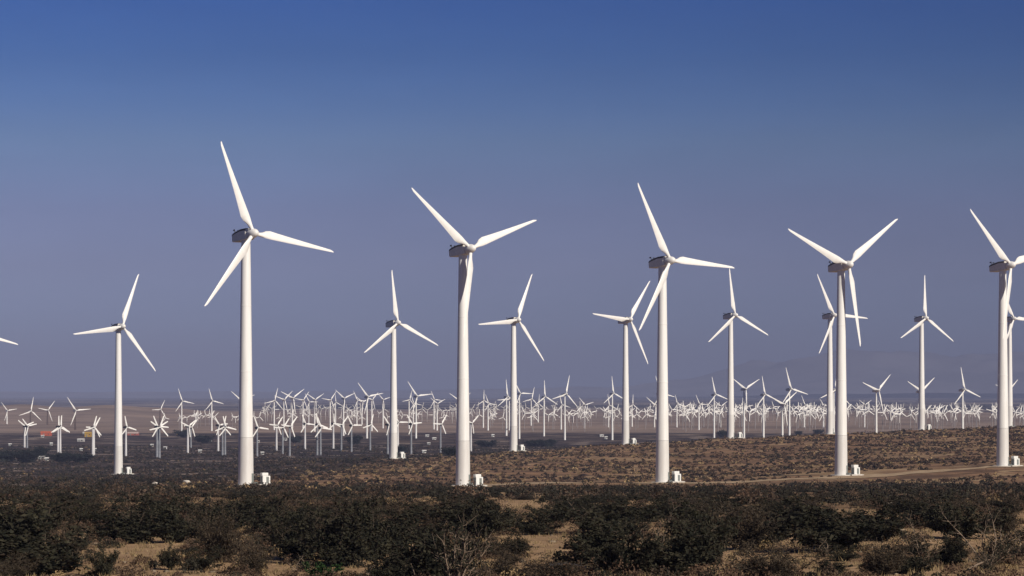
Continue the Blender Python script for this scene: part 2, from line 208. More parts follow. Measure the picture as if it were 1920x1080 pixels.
DATA_STUB = [(-351.7, 2095.0, 15.41, 67.5, 0, 'first stubby turbine, blades in a Y, left of the first large tower'),
 (-346.5, 2075.0, 15.64, 78.5, 1, 'second stubby turbine, one blade up left, left of the first large tower'),
 (-299.4, 1915.0, 16.91, 118.5, 0, 'third stubby turbine, one blade upright, left of the first large tower'),
 (-289.4, 1860.0, 17.38, 2.0, 0, 'fourth stubby turbine, one blade upright, left of the first large tower'),
 (-257.7, 1785.0, 17.68, 15.5, 0, 'fifth stubby turbine, one blade up right, left of the first large tower'),
 (-262.1, 1820.0, 17.37, 32.0, 0, 'sixth stubby turbine, one blade up right, left of the first large tower'),
 (-236.7, 1780.0, 17.69, 105.0, 0, 'first stubby turbine, one blade upright, between the first and second large towers'),
 (-211.6, 1730.0, 18.42, 94.5, 1, 'second stubby turbine, one blade up left, between the first and second large towers'),
 (-212.8, 1745.0, 17.97, 61.0, 1, 'third stubby turbine, blades in a Y, between the first and second large towers'),
 (-208.2, 1715.0, 18.22, 18.5, 1, 'fourth stubby turbine, one blade up right, between the first and second large towers'),
 (-211.6, 1895.0, 17.38, 54.0, 0, 'fifth stubby turbine, blades in a Y, between the first and second large towers'),
 (-229.5, 2075.0, 14.88, 40.5, 1, 'sixth stubby turbine, one blade up right, between the first and second large towers'),
 (-195.8, 1935.0, 17.76, 84.0, 0, 'seventh stubby turbine, one blade up left, between the first and second large towers'),
 (-177.5, 1780.0, 17.63, 13.5, 1, 'eighth stubby turbine, one blade upright, between the first and second large towers'),
 (-175.9, 1780.0, 17.63, 103.0, 1, 'ninth stubby turbine, one blade up left, between the first and second large towers'),
 (-153.2, 1745.0, 17.6, 97.5, 1, 'first stubby turbine, one blade up left, between the second and third large towers'),
 (-160.6, 1980.0, 17.42, 36.5, 0, 'second stubby turbine, one blade up right, between the second and third large towers'),
 (-146.5, 1855.0, 16.69, 34.0, 1, 'third stubby turbine, one blade up right, between the second and third large towers'),
 (-136.3, 1780.0, 18.33, 38.0, 1, 'fourth stubby turbine, one blade up right, between the second and third large towers'),
 (-144.0, 2020.0, 17.77, 95.5, 0, 'fifth stubby turbine, one blade up left, between the second and third large towers'),
 (-121.4, 1810.0, 19.12, 109.0, 1, 'sixth stubby turbine, one blade upright, between the second and third large towers'),
 (-118.7, 1800.0, 17.02, 99.0, 1, 'seventh stubby turbine, one blade up left, between the second and third large towers'),
 (-125.2, 2035.0, 17.99, 114.5, 0, 'eighth stubby turbine, one blade upright, between the second and third large towers'),
 (-115.5, 1965.0, 17.89, 38.5, 1, 'ninth stubby turbine, one blade up right, between the second and third large towers'),
 (-105.6, 1910.0, 17.71, 90.0, 1, 'tenth stubby turbine, one blade up left, between the second and third large towers'),
 (-96.0, 1965.0, 17.87, 13.5, 1, 'eleventh stubby turbine, one blade upright, between the second and third large towers'),
 (-77.9, 1820.0, 18.74, 79.5, 1, 'twelfth stubby turbine, one blade up left, between the second and third large towers'),
 (-77.6, 1975.0, 19.24, 90.0, 0, 'first stubby turbine, one blade up left, between the third and fourth large towers'),
 (-63.9, 1840.0, 18.96, 84.5, 1, 'second stubby turbine, one blade up left, between the third and fourth large towers'),
 (-46.4, 1885.0, 18.72, 34.5, 1, 'third stubby turbine, one blade up right, between the third and fourth large towers'),
 (-27.7, 1955.0, 19.01, 50.5, 0, 'first stubby turbine, blades in a Y, between the fourth and fifth large towers')]
DATA_TINY = [(-362.6, 3379.9, 7, 0.79), (-297.9, 3195.0, 7, 0.82), (-300.2, 3147.1, 4, 0.74), (-369.7, 3545.2, 0, 0.82), (-363.4, 3326.5, 2, 0.82), (-294.5, 3131.6, 0, 0.75),
 (-357.1, 3115.0, 7, 0.77), (-327.6, 3197.7, 3, 0.82), (-362.4, 3431.2, 7, 0.82), (-367.5, 3375.6, 1, 0.83), (-360.3, 3214.8, 4, 0.72), (-326.2, 3154.0, 1, 0.86),
 (-392.2, 3579.0, 0, 0.75), (-283.6, 3126.2, 6, 0.88), (-342.5, 3136.5, 3, 0.84), (-357.3, 3143.6, 5, 0.72), (-387.3, 3561.4, 2, 0.76), (-374.2, 3129.9, 7, 0.75),
 (-344.2, 3323.7, 3, 0.88), (-318.4, 3309.6, 6, 0.74), (-347.5, 3206.4, 4, 0.86), (-302.4, 3396.4, 0, 0.75), (-192.9, 3612.6, 1, 0.73), (-253.3, 3364.9, 0, 0.84),
 (-193.9, 3277.8, 1, 0.73), (-242.9, 3482.0, 0, 0.82), (-186.8, 3371.9, 7, 0.85), (-253.9, 3331.7, 2, 0.77), (-235.8, 3466.3, 3, 0.75), (-112.3, 3432.4, 6, 0.86),
 (-117.2, 3352.9, 1, 0.74), (-139.9, 3253.1, 6, 0.76), (-53.7, 3457.9, 4, 0.8), (-23.0, 3686.3, 2, 0.76), (-140.3, 3611.4, 1, 0.76), (-23.5, 3222.4, 0, 0.73),
 (-168.6, 3249.4, 0, 0.75), (-191.6, 3443.3, 2, 0.73), (-256.0, 3370.2, 5, 0.83), (-93.9, 3450.7, 2, 0.81), (-22.8, 3384.9, 5, 0.83), (-10.2, 3112.8, 1, 0.8),
 (-78.2, 3291.3, 1, 0.73), (-141.8, 3542.2, 2, 0.85), (-24.8, 3311.1, 7, 0.86), (-38.1, 3350.3, 0, 0.86), (-130.9, 3475.0, 6, 0.78), (-273.7, 3143.3, 1, 0.82),
 (-2.1, 3627.9, 5, 0.78), (-80.6, 3448.6, 7, 0.79), (-138.0, 3411.2, 0, 0.77), (-250.4, 3113.4, 1, 0.8), (109.1, 3452.3, 4, 1.08), (56.5, 2985.9, 3, 1.0),
 (120.4, 3105.5, 7, 1.0), (39.0, 3142.9, 4, 0.94), (75.0, 3383.6, 3, 1.08), (64.3, 3249.9, 5, 0.94), (21.5, 3110.4, 0, 1.04), (149.8, 3066.1, 2, 0.92),
 (83.8, 3455.4, 6, 0.98), (88.3, 3303.3, 7, 0.96), (130.7, 3066.9, 0, 1.04), (45.0, 3112.5, 0, 1.03), (62.8, 3014.0, 4, 0.95), (21.2, 2928.2, 1, 0.99),
 (106.7, 3293.0, 5, 1.09), (106.3, 3019.6, 7, 0.95), (123.2, 3353.0, 0, 0.94), (43.5, 3107.4, 2, 0.98), (140.3, 3443.7, 1, 0.98), (143.8, 3132.8, 7, 0.99),
 (110.9, 3446.0, 6, 1.01), (107.5, 3201.6, 5, 0.99), (101.3, 3022.9, 1, 0.94), (161.5, 3488.3, 4, 1.01), (125.8, 3092.2, 0, 0.97), (13.5, 3164.5, 6, 1.05),
 (73.1, 2917.0, 1, 0.99), (5.8, 3219.9, 2, 0.99), (176.9, 3440.3, 7, 1.09), (87.9, 3469.5, 1, 1.05), (73.1, 3235.3, 2, 1.0), (140.4, 3236.0, 4, 1.03),
 (168.0, 3422.0, 3, 0.96), (23.4, 3226.8, 4, 1.01), (247.4, 3225.1, 0, 1.17), (193.8, 3528.6, 6, 1.16), (516.4, 2935.4, 1, 1.19), (192.7, 3227.1, 6, 1.25),
 (476.7, 3132.9, 3, 1.14), (212.6, 3153.6, 7, 1.16), (204.7, 3143.7, 0, 1.25), (230.0, 3395.5, 0, 1.04), (202.9, 2858.3, 4, 1.11), (315.7, 3283.8, 1, 1.15),
 (429.7, 3446.3, 4, 1.2), (484.0, 3465.1, 0, 1.12), (333.2, 3220.5, 2, 1.16), (516.2, 3223.8, 3, 1.16), (519.7, 3278.2, 2, 1.09), (494.3, 3417.4, 2, 1.11),
 (318.4, 3495.9, 3, 1.21), (221.5, 2917.8, 3, 1.07), (195.2, 3121.5, 6, 1.23), (355.6, 3403.0, 2, 1.08), (444.7, 3409.2, 1, 1.08), (478.9, 3488.0, 5, 1.06),
 (389.0, 3380.7, 3, 1.22), (321.4, 2867.0, 7, 1.07), (223.4, 2992.7, 2, 1.26), (490.2, 2916.7, 0, 1.07), (398.2, 2904.3, 1, 1.11), (353.8, 3210.7, 6, 1.08),
 (324.1, 3293.8, 0, 1.23), (235.2, 3167.8, 5, 1.13), (225.3, 2965.6, 0, 1.11), (213.6, 3439.3, 6, 1.17), (245.9, 3259.2, 5, 1.22), (292.7, 3487.9, 2, 1.22),
 (356.4, 3477.6, 5, 1.21), (463.0, 3134.0, 2, 1.05), (300.1, 3178.2, 0, 1.24), (613.1, 3481.9, 0, 1.09), (564.8, 3316.3, 5, 1.08), (305.3, 2977.4, 1, 1.12),
 (584.8, 3299.6, 1, 1.21), (500.8, 2866.0, 1, 1.2), (262.1, 3131.1, 0, 1.21), (380.0, 2857.5, 4, 1.09), (535.0, 3235.0, 6, 1.26), (435.9, 3546.6, 7, 1.22),
 (199.4, 3268.3, 0, 1.12), (529.0, 3120.1, 2, 1.23), (390.9, 3267.6, 6, 1.25), (335.9, 3218.7, 4, 1.12), (289.1, 3308.6, 4, 1.19), (417.5, 2868.8, 3, 1.17),
 (411.1, 3136.2, 6, 1.05), (285.0, 3128.4, 5, 1.05), (521.0, 3150.7, 7, 1.09), (422.2, 2881.8, 1, 1.25), (452.4, 3177.8, 3, 1.17), (216.7, 3287.0, 7, 1.06),
 (495.3, 3099.7, 2, 1.06), (355.5, 3317.5, 7, 1.17), (438.9, 3327.4, 5, 1.21), (419.5, 3548.3, 4, 1.2), (238.6, 2929.7, 4, 1.22), (403.4, 3101.4, 4, 1.18),
 (476.4, 3339.3, 3, 1.18), (436.2, 2982.9, 3, 1.15), (399.1, 2987.2, 0, 1.18), (159.5, 3031.7, 0, 1.18), (207.7, 3229.2, 1, 1.21), (492.7, 2962.6, 3, 1.18),
 (313.4, 3185.0, 3, 1.11), (334.5, 2943.4, 1, 1.22), (369.0, 3425.4, 3, 1.14), (454.3, 3123.1, 2, 1.12), (473.6, 3542.4, 5, 1.1), (503.7, 3428.3, 2, 1.13),
 (285.7, 2917.9, 5, 1.05), (200.8, 3245.0, 7, 1.22), (376.1, 3426.4, 0, 1.05), (259.3, 3313.5, 1, 1.19), (384.8, 3384.9, 5, 1.1), (215.2, 3100.5, 5, 1.12),
 (221.5, 3346.5, 4, 1.14), (467.1, 3063.3, 5, 1.09), (582.1, 3360.9, 3, 1.05), (446.3, 2866.9, 6, 1.17), (510.5, 3367.2, 5, 1.22), (410.4, 3435.5, 2, 1.08),
 (509.3, 3466.6, 4, 1.22), (229.1, 2890.4, 2, 1.17), (572.0, 3305.8, 6, 1.05), (409.0, 3401.6, 1, 1.11), (251.0, 2923.8, 5, 1.05), (387.2, 2950.7, 6, 1.09),
 (268.1, 3385.7, 5, 1.21), (311.9, 3086.5, 5, 1.19), (366.3, 3226.1, 1, 1.2), (522.6, 3137.4, 5, 1.23), (524.8, 3433.7, 7, 1.26), (424.6, 3216.7, 0, 1.22),
 (328.5, 3144.3, 2, 1.09), (236.7, 3294.6, 2, 1.11), (323.4, 3220.3, 4, 1.26), (180.5, 3065.9, 1, 1.1), (248.1, 3493.8, 0, 1.21), (170.8, 3186.8, 0, 1.11),
 (236.6, 3101.5, 3, 1.17), (355.3, 3206.0, 7, 1.08), (257.9, 2970.8, 4, 1.18), (549.9, 3235.3, 4, 1.15), (359.3, 3519.0, 1, 1.15), (228.6, 2884.8, 2, 1.22),
 (321.5, 3219.3, 4, 1.22), (205.4, 3497.0, 0, 1.24), (523.3, 3165.0, 3, 1.2), (378.0, 2960.1, 2, 1.21), (242.8, 3485.7, 2, 1.18), (535.6, 3036.6, 0, 1.07),
 (423.0, 2851.0, 2, 1.22), (187.8, 3038.9, 1, 1.24), (403.4, 2908.0, 4, 1.04), (224.1, 2985.1, 1, 1.21), (307.2, 2876.1, 6, 1.16), (244.6, 3432.4, 4, 1.11),
 (331.9, 3239.5, 7, 1.19), (173.7, 2902.0, 2, 1.06), (320.6, 3173.2, 1, 1.19), (165.0, 3114.0, 7, 1.09), (388.1, 3170.7, 0, 1.23), (528.8, 3353.5, 2, 1.1),
 (318.7, 3227.8, 4, 1.25), (474.2, 3238.9, 1, 1.09), (257.5, 3362.0, 5, 1.11), (273.0, 3178.9, 5, 1.14), (-189.6, 3481.5, 1, 0.74), (-115.5, 3543.4, 3, 0.78),
 (-55.7, 3874.2, 1, 0.74), (-357.5, 4189.9, 6, 0.79), (-338.2, 4136.5, 6, 0.87), (-270.6, 3564.4, 2, 0.85), (-198.4, 3665.1, 6, 0.82), (-93.7, 3890.5, 5, 0.88),
 (-72.8, 3928.2, 0, 0.76), (-260.7, 3645.4, 7, 0.74), (-208.9, 3807.5, 4, 0.85), (-120.8, 3526.7, 4, 0.81), (-216.9, 3800.3, 2, 0.81), (-293.2, 4146.8, 3, 0.81),
 (-337.0, 3927.6, 1, 0.74), (-171.9, 3734.0, 5, 0.77), (-23.1, 3689.0, 7, 0.86), (-192.4, 3983.8, 3, 0.86), (-154.9, 3848.6, 4, 0.75), (-92.3, 4117.6, 5, 0.82),
 (-314.0, 4059.7, 4, 0.83), (-224.8, 4006.7, 5, 0.85), (-275.6, 3838.3, 1, 0.79), (-211.8, 4026.2, 2, 0.77), (463.3, 3816.4, 6, 1.18), (445.3, 3834.3, 2, 1.08),
 (295.4, 3400.1, 6, 1.06), (269.7, 3535.4, 2, 1.1), (366.9, 3532.5, 0, 1.2), (505.6, 3582.2, 7, 1.17), (312.8, 3588.0, 6, 1.21), (359.2, 3996.2, 6, 1.22),
 (92.2, 3380.2, 5, 1.01), (317.7, 3933.0, 5, 1.24), (215.1, 3731.3, 6, 1.2), (416.6, 3826.3, 4, 1.24), (542.8, 3471.0, 7, 1.09), (619.8, 3980.8, 7, 1.19),
 (335.5, 3467.4, 4, 1.19), (654.4, 3915.8, 5, 1.23), (305.0, 3863.7, 3, 1.18), (267.4, 3385.9, 1, 1.06), (480.8, 3386.7, 7, 1.04), (171.2, 3509.5, 5, 0.93),
 (297.3, 3615.0, 6, 1.07), (432.6, 3461.6, 4, 1.04), (562.5, 3515.5, 7, 1.07), (535.5, 3843.6, 3, 1.08), (580.2, 3784.8, 0, 1.08), (531.2, 3547.9, 7, 1.04),
 (436.8, 3788.5, 3, 1.16), (188.3, 3964.6, 0, 1.03), (229.8, 3872.4, 4, 1.24), (436.2, 3394.4, 7, 1.13), (141.0, 3903.1, 1, 1.04), (139.6, 3426.7, 3, 1.0),
 (200.9, 3491.3, 1, 1.17), (162.4, 3510.7, 2, 1.03)]
DATA_BUSH = [(-24.52, 142.0, 3.13, 2.48, 'A', 'mid-depth dark green-black shrub, left of the foot of the lone left turbine'),
 (-17.52, 106.0, 3.89, 2.92, 'A', 'big dark shrub filling the bottom left corner'),
 (-24.25, 150.0, 3.31, 2.34, 'A', 'lower mid-depth dark green-black shrub, left of the foot of the lone left turbine'),
 (-17.32, 112.0, 2.06, 2.57, 'B', 'brown twiggy shrub with a pale stem beside the corner shrub'),
 (-24.09, 166.0, 3.05, 1.83, 'A', 'farther dark green-black shrub, left of the foot of the lone left turbine'),
 (-14.95, 106.0, 1.01, 1.17, 'A', 'small dark shrub alone on the bare sandy patch'),
 (-18.38, 138.0, 3.3, 2.15, 'A', 'dark shrub edging the back of the bare sandy patch'),
 (-22.4, 182.0, 4.01, 2.01, 'A', 'farther dark green-black shrub, right of the foot of the lone left turbine'),
 (-12.97, 110.0, 0.81, 0.85, 'A', 'near dark green-black shrub, right of the foot of the lone left turbine'),
 (-16.07, 140.0, 3.09, 2.19, 'A', 'mid-depth dark green-black shrub, right of the foot of the lone left turbine'),
 (-11.88, 110.0, 1.29, 0.85, 'A', 'near dark green-black shrub, left of the foot of the tallest turbine'),
 (-15.36, 148.0, 2.99, 2.17, 'A', 'mid-depth dark green-black shrub, left of the foot of the tallest turbine'),
 (-11.72, 116.0, 1.92, 2.24, 'B', 'near brown half-dry shrub, left of the foot of the tallest turbine'),
 (-15.25, 166.0, 2.74, 1.68, 'A', 'farther dark green-black shrub, below the foot of the tallest turbine'),
 (-9.72, 108.0, 1.47, 1.27, 'B', 'near brown half-dry shrub, below the foot of the tallest turbine'),
 (-12.12, 150.0, 3.31, 1.93, 'A', 'mid-depth dark green-black shrub, right of the foot of the tallest turbine'),
 (-8.67, 118.0, 2.82, 1.95, 'A', 'near dark green-black shrub, right of the foot of the tallest turbine'),
 (-6.66, 98.0, 1.44, 0.72, 'G', 'low bright green leafy shrub at the bottom edge'),
 (-10.67, 166.0, 3.05, 1.68, 'A', 'farther dark green-black shrub, left of the foot of the turbine between the tallest two'),
 (-6.7, 114.0, 2.72, 1.99, 'A', 'near dark green-black shrub, left of the foot of the turbine between the tallest two'),
 (-8.27, 150.0, 3.03, 1.65, 'B', 'mid-depth brown half-dry shrub, left of the foot of the turbine between the tallest two'),
 (-5.64, 118.0, 2.38, 2.17, 'A', 'lower near dark green-black shrub, left of the foot of the turbine between the tallest two'),
 (-5.5, 136.0, 3.0, 1.75, 'A', 'mid-depth dark green-black shrub, below the foot of the turbine between the tallest two'),
 (-3.25, 104.0, 2.87, 2.01, 'A', 'near dark green-black shrub, right of the foot of the turbine between the tallest two'),
 (-3.96, 166.0, 3.35, 1.83, 'A', 'farther dark green-black shrub, left of the foot of the hanging-blade turbine'),
 (-1.89, 98.0, 2.34, 2.12, 'C', 'tall shrub with pale bare stems below the hanging-blade tower'),
 (-1.57, 142.0, 3.13, 1.7, 'A', 'mid-depth dark green-black shrub, right of the foot of the hanging-blade turbine'),
 (-0.19, 106.0, 2.34, 0.78, 'B', 'near brown half-dry shrub, left of the foot of the second-row turbine beside the hanging-blade turbine'),
 (1.09, 148.0, 2.45, 1.22, 'A', 'mid-depth dark green-black shrub, below the foot of the second-row turbine beside the hanging-blade turbine'),
 (2.26, 164.0, 2.26, 1.45, 'A', 'farther dark green-black shrub, right of the foot of the second-row turbine beside the hanging-blade turbine'),
 (1.5, 102.0, 2.44, 0.84, 'B', 'near brown half-dry shrub, right of the foot of the second-row turbine beside the hanging-blade turbine'),
 (3.09, 112.0, 2.67, 1.95, 'A', 'near dark green-black shrub, left of the foot of the second-row turbine beside the middle tower'),
 (4.68, 150.0, 4.96, 2.48, 'A', 'mid-depth dark green-black shrub, left of the foot of the second-row turbine beside the middle tower'),
 (4.28, 106.0, 2.14, 1.56, 'A', 'near dark green-black shrub, below the foot of the second-row turbine beside the middle tower'),
 (7.01, 166.0, 2.74, 1.83, 'A', 'farther dark green-black shrub, below the foot of the second-row turbine beside the middle tower'),
 (5.71, 116.0, 1.92, 2.34, 'C', 'shrub with pale bare stems below the middle front tower'),
 (10.14, 178.0, 2.94, 1.7, 'A', 'farther dark green-black shrub, right of the foot of the middle front tower'),
 (6.13, 106.0, 2.34, 1.95, 'A', 'near dark green-black shrub, right of the foot of the middle front tower'),
 (7.64, 114.0, 2.09, 2.09, 'A', 'near dark green-black shrub, left of the foot of the turbine right of the middle tower'),
 (13.75, 192.0, 3.88, 1.48, 'A', 'farther dark green-black shrub, left of the foot of the turbine right of the middle tower'),
 (10.18, 126.0, 2.55, 1.97, 'B', 'mid-depth brown half-dry shrub, right of the foot of the turbine right of the middle tower'),
 (8.82, 98.0, 2.7, 1.35, 'B', 'low brown tangled shrub at the bottom edge below the Y-bladed tower'),
 (15.86, 166.0, 3.35, 1.68, 'A', 'farther dark green-black shrub, left of the foot of the Y-bladed turbine'),
 (18.64, 178.0, 3.92, 1.8, 'B', 'farther brown half-dry shrub, left of the foot of the Y-bladed turbine'),
 (13.67, 124.0, 4.44, 2.85, 'A', 'largest dark shrub, broad and dense, below the Y-bladed tower'),
 (17.11, 136.0, 2.5, 2.0, 'A', 'mid-depth dark green-black shrub, right of the foot of the Y-bladed turbine'),
 (12.93, 102.0, 1.69, 1.31, 'B', 'near brown half-dry shrub, right of the foot of the Y-bladed turbine'),
 (15.66, 110.0, 1.62, 1.72, 'C', 'shrub with pale crooked bare stems on open sand'),
 (23.78, 166.0, 3.96, 2.29, 'A', 'farther dark green-black shrub, below the foot of the upright-blade turbine'),
 (17.21, 114.0, 1.26, 1.09, 'A', 'near dark green-black shrub, right of the foot of the upright-blade turbine'),
 (21.6, 140.0, 3.34, 2.31, 'A', 'mid-depth dark green-black shrub, right of the foot of the upright-blade turbine'),
 (18.31, 112.0, 2.47, 2.43, 'C', 'spreading shrub with a fan of bare grey stems near the right edge'),
 (24.81, 146.0, 1.61, 1.74, 'B', 'mid-depth brown half-dry shrub, below the foot of the right edge tower'),
 (33.9, 198.0, 2.55, 1.64, 'A', 'farther dark green-black shrub, below the foot of the right edge tower')]
DATA_CLEAR = [[-16.47, 125.0, 1.79, 15.0], [-13.13, 139.0, 0.56, 11.0], [0.99, 228.0, 2.18, 46.0], [1.37, 136.0, 0.8, 10.0], [24.91, 211.0, 1.75, 39.0], [21.29, 146.0, 1.06, 14.0],
 [29.54, 175.0, 0.76, 23.0]]
DATA_BOULDER = [(3.94, 182.0, 0.25321739130434784, 1, 'bright white round stone on sand left of the dense middle thicket'),
 (29.35, 226.0, 0.43234782608695654, 2, 'white flat stone on the sandy gap below the Y-bladed turbine'),
 (16.96, 138.0, 0.24, 3, 'white stone at the edge of the biggest dark shrub'),
 (-12.96, 170.0, 0.35478260869565215, 4, 'grey-white stone among shrubs right of the tallest turbine'),
 (29.68, 176.0, 0.21426086956521742, 5, 'small pale stone on the sandy slope at the right edge'),
 (14.06, 176.0, 0.3060869565217392, 6, 'whitish stone on the gap behind the dark shrubs near the middle'),
 (-27.45, 188.0, 0.49043478260869566, 7, 'pale flat stone behind the corner shrub'),
 (-78.21, 698.0, 0.77, 8, "large pale rounded boulder left of the tallest turbine's foot"),
 (-83.2, 676.0, 0.49500000000000005, 9, 'smaller pale boulder left of the bigger one near the tallest turbine')]
DATA_BRANCH = [([(1.41, 110.0, 0.25), (2.02, 110.0, 0.3), (2.63, 110.0, 0.22), (2.98, 108.0, 0.12), (3.44, 104.0, 0.06)], 0.07,
  'dark bluish fallen branch lying along the bottom edge near the middle', 1),
 ([(16.65, 106.0, 0.06), (17.36, 108.0, 0.2), (18.52, 112.0, 0.3)], 0.05, 'pale fallen branch on sand under the fan-stemmed shrub', 0),
 ([(-5.13, 102.0, 0.1), (-5.18, 106.0, 0.35), (-5.12, 108.0, 0.4), (-4.84, 108.0, 0.2)], 0.04,
  'short pale curved branch at the bottom edge left of the pale-stemmed shrub', 0),
 ([(-3.82, 100.0, 0.15), (-3.75, 102.0, 0.55), (-3.56, 102.0, 0.6), (-3.28, 98.0, 0.3)], 0.05, 'pale arched branch at the bottom edge beside the pale-stemmed shrub', 0),
 ([(13.42, 126.0, 0.1), (14.12, 126.0, 0.3), (15.16, 130.0, 0.35)], 0.04, 'thin pale branch under the largest dark shrub', 0)]
DATA_TREE = [(-281.4, 1616.0, 13.7, 6.5, 'dark tree at the left edge behind the corner brush'), (-265.36, 1584.0, 12.8, 7.0, 'rounded dark tree second from the left edge'),
 (-281.25, 1736.0, 8.3, 6.4, 'smaller dark tree between the two left clumps'), (-248.61, 1596.0, 11.7, 5.3, 'dark tree under the second stubby turbine tower'),
 (-235.66, 1580.0, 12.8, 5.2, 'dark tree under the third stubby turbine tower'),
 (-241.84, 2270.0, 14.2, 6.3, 'dark tree on the plain between the stubby towers left of the tallest turbine'),
 (-289.43, 2562.0, 14.1, 6.6, 'dark bush-like tree beside the ochre shed'), (-120.43, 2200.0, 11.3, 6.9, 'round dark tree left of the turbine between the tallest two'),
 (-27.42, 1298.0, 7.2, 3.8, 'dark tree touching the hanging-blade tower on its left'), (-18.66, 2116.0, 15.5, 4.7, 'low dark tree right of the hanging-blade tower'),
 (15.55, 2116.0, 13.2, 5.1, 'left one of two dark trees right of the second-row cabinet'),
 (24.88, 2116.0, 14.0, 5.4, 'right one of two dark trees right of the second-row cabinet'),
 (186.36, 2562.0, 11.3, 6.1, 'dark tree on the crest left of a second-row tower'),
 (265.64, 2688.0, 6.9, 4.0, 'small dark tree on the crest left of the Y-bladed turbine'),
 (290.58, 2756.0, 10.1, 4.6, 'flat dark tree on the crest touching the tower left of the Y-bladed turbine'),
 (-170.66, 2294.0, 11.0, 5.1, 'dark tree among the stubby towers right of the tallest turbine'),
 (-71.14, 1862.0, 7.5, 4.8, 'dark tree behind the cabinet between the tallest two turbines')]
DATA_SHED = [(-425.92, 2656.0, 9.8, 5.9, 2.7, (0.45, 0.1, 0.05), (0.55, 0.13, 0.06), 'long red-orange shed behind the second stubby turbine'),
 (-414.14, 2562.0, 2.4, 1.8, 1.5, (0.75, 0.74, 0.72), (0.75, 0.74, 0.72), 'tiny white shed at the left end of the red-orange shed'),
 (-378.04, 2592.0, 6.2, 3.7, 3.4, (0.5, 0.3, 0.05), (0.58, 0.36, 0.07), 'yellow shed behind the third stubby turbine'),
 (-406.01, 2756.0, 2.5, 1.8, 1.6, (0.75, 0.74, 0.72), (0.75, 0.74, 0.72), 'tiny white shed touching the yellow shed'),
 (-347.6, 2342.0, 5.2, 3.1, 1.7, (0.5, 0.48, 0.46), (0.75, 0.74, 0.72), 'pale grey shed below the yellow shed'),
 (-345.66, 2178.0, 2.0, 1.8, 1.6, (0.75, 0.74, 0.72), (0.75, 0.74, 0.72), 'small white shed just left of the second stubby tower'),
 (-373.01, 2158.0, 2.0, 1.8, 1.3, (0.75, 0.74, 0.72), (0.75, 0.74, 0.72), 'small white shed at the left edge'),
 (-284.13, 1978.0, 1.8, 1.8, 1.3, (0.75, 0.74, 0.72), (0.75, 0.74, 0.72), "tiny white shed beside the third stubby tower's foot"),
 (-293.58, 1978.0, 1.8, 1.8, 1.3, (0.75, 0.74, 0.72), (0.75, 0.74, 0.72), "tiny white shed left of the third stubby tower's foot"),
 (-263.01, 1642.0, 1.8, 1.8, 1.4, (0.75, 0.74, 0.72), (0.75, 0.74, 0.72), 'white shed in front of the dark left trees'),
 (-273.48, 1688.0, 3.7, 2.2, 1.3, (0.5, 0.48, 0.46), (0.5, 0.48, 0.46), 'long pale low shed in front of the dark left trees'),
 (-350.57, 2688.0, 9.9, 5.9, 1.6, (0.4, 0.12, 0.09), (0.55, 0.42, 0.38), 'low red-walled shed right of the lone left turbine'),
 (-303.46, 2656.0, 5.9, 3.5, 2.7, (0.36, 0.23, 0.09), (0.42, 0.28, 0.12), 'ochre shed below a slim far turbine'),
 (-243.33, 2038.0, 1.9, 1.8, 1.3, (0.75, 0.74, 0.72), (0.75, 0.74, 0.72), 'small white shed right of the thick star-bladed tower'),
 (-205.67, 1914.0, 2.1, 1.8, 1.3, (0.75, 0.74, 0.72), (0.75, 0.74, 0.72), 'small white shed right of the white stubby tower'),
 (-245.76, 2368.0, 1.8, 1.8, 1.3, (0.75, 0.74, 0.72), (0.75, 0.74, 0.72), 'tiny white shed between the stubby tower groups'),
 (-264.84, 2136.0, 2.0, 1.8, 1.3, (0.5, 0.48, 0.46), (0.75, 0.74, 0.72), 'small pale shed left of the thick star-bladed tower'),
 (-186.89, 2394.0, 2.6, 1.8, 2.1, (0.75, 0.74, 0.72), (0.5, 0.48, 0.46), 'pale upright shed among stubby towers right of the tallest turbine'),
 (-75.7, 2592.0, 2.9, 1.8, 1.5, (0.75, 0.74, 0.72), (0.75, 0.74, 0.72), 'small white shed right of the second-row tower, upper of two'),
 (-65.6, 2446.0, 3.1, 1.9, 1.3, (0.75, 0.74, 0.72), (0.75, 0.74, 0.72), 'small white shed right of the second-row tower, lower of two'),
 (-57.16, 1886.0, 2.4, 1.8, 1.3, (0.75, 0.74, 0.72), (0.75, 0.74, 0.72), 'bright white shed on the edge of the brown rise'),
 (-63.04, 2200.0, 2.0, 1.8, 1.3, (0.5, 0.48, 0.46), (0.75, 0.74, 0.72), 'grey shed in dark brush above the bright white one'),
 (-17.14, 2592.0, 2.4, 1.8, 1.9, (0.75, 0.74, 0.72), (0.75, 0.74, 0.72), 'bright white shed right of the hanging-blade tower'),
 (79.99, 2592.0, 3.3, 2.0, 1.5, (0.75, 0.74, 0.72), (0.75, 0.74, 0.72), 'left one of two white sheds left of the middle front tower'),
 (79.98, 2474.0, 2.3, 1.8, 1.8, (0.75, 0.74, 0.72), (0.75, 0.74, 0.72), 'right one of two white sheds left of the middle front tower'),
 (-157.66, 1834.0, 1.8, 1.8, 1.3, (0.75, 0.74, 0.72), (0.75, 0.74, 0.72), 'small white shed just right of the tallest tower'),
 (-200.58, 2294.0, 1.8, 1.8, 1.3, (0.75, 0.74, 0.72), (0.75, 0.74, 0.72), 'tiny white shed beside a grey stubby tower right of the tallest')]

# ------------------------------------------------------------------ helpers
def tag(o, label, cat, group=None, kind=None):
    o['label'] = label; o['category'] = cat
    if group: o['group'] = group
    if kind: o['kind'] = kind
    return o

def link(name, me, parent=None):
    o = bpy.data.objects.new(name, me); COL.objects.link(o)
    if parent is not None: o.parent = parent
    return o

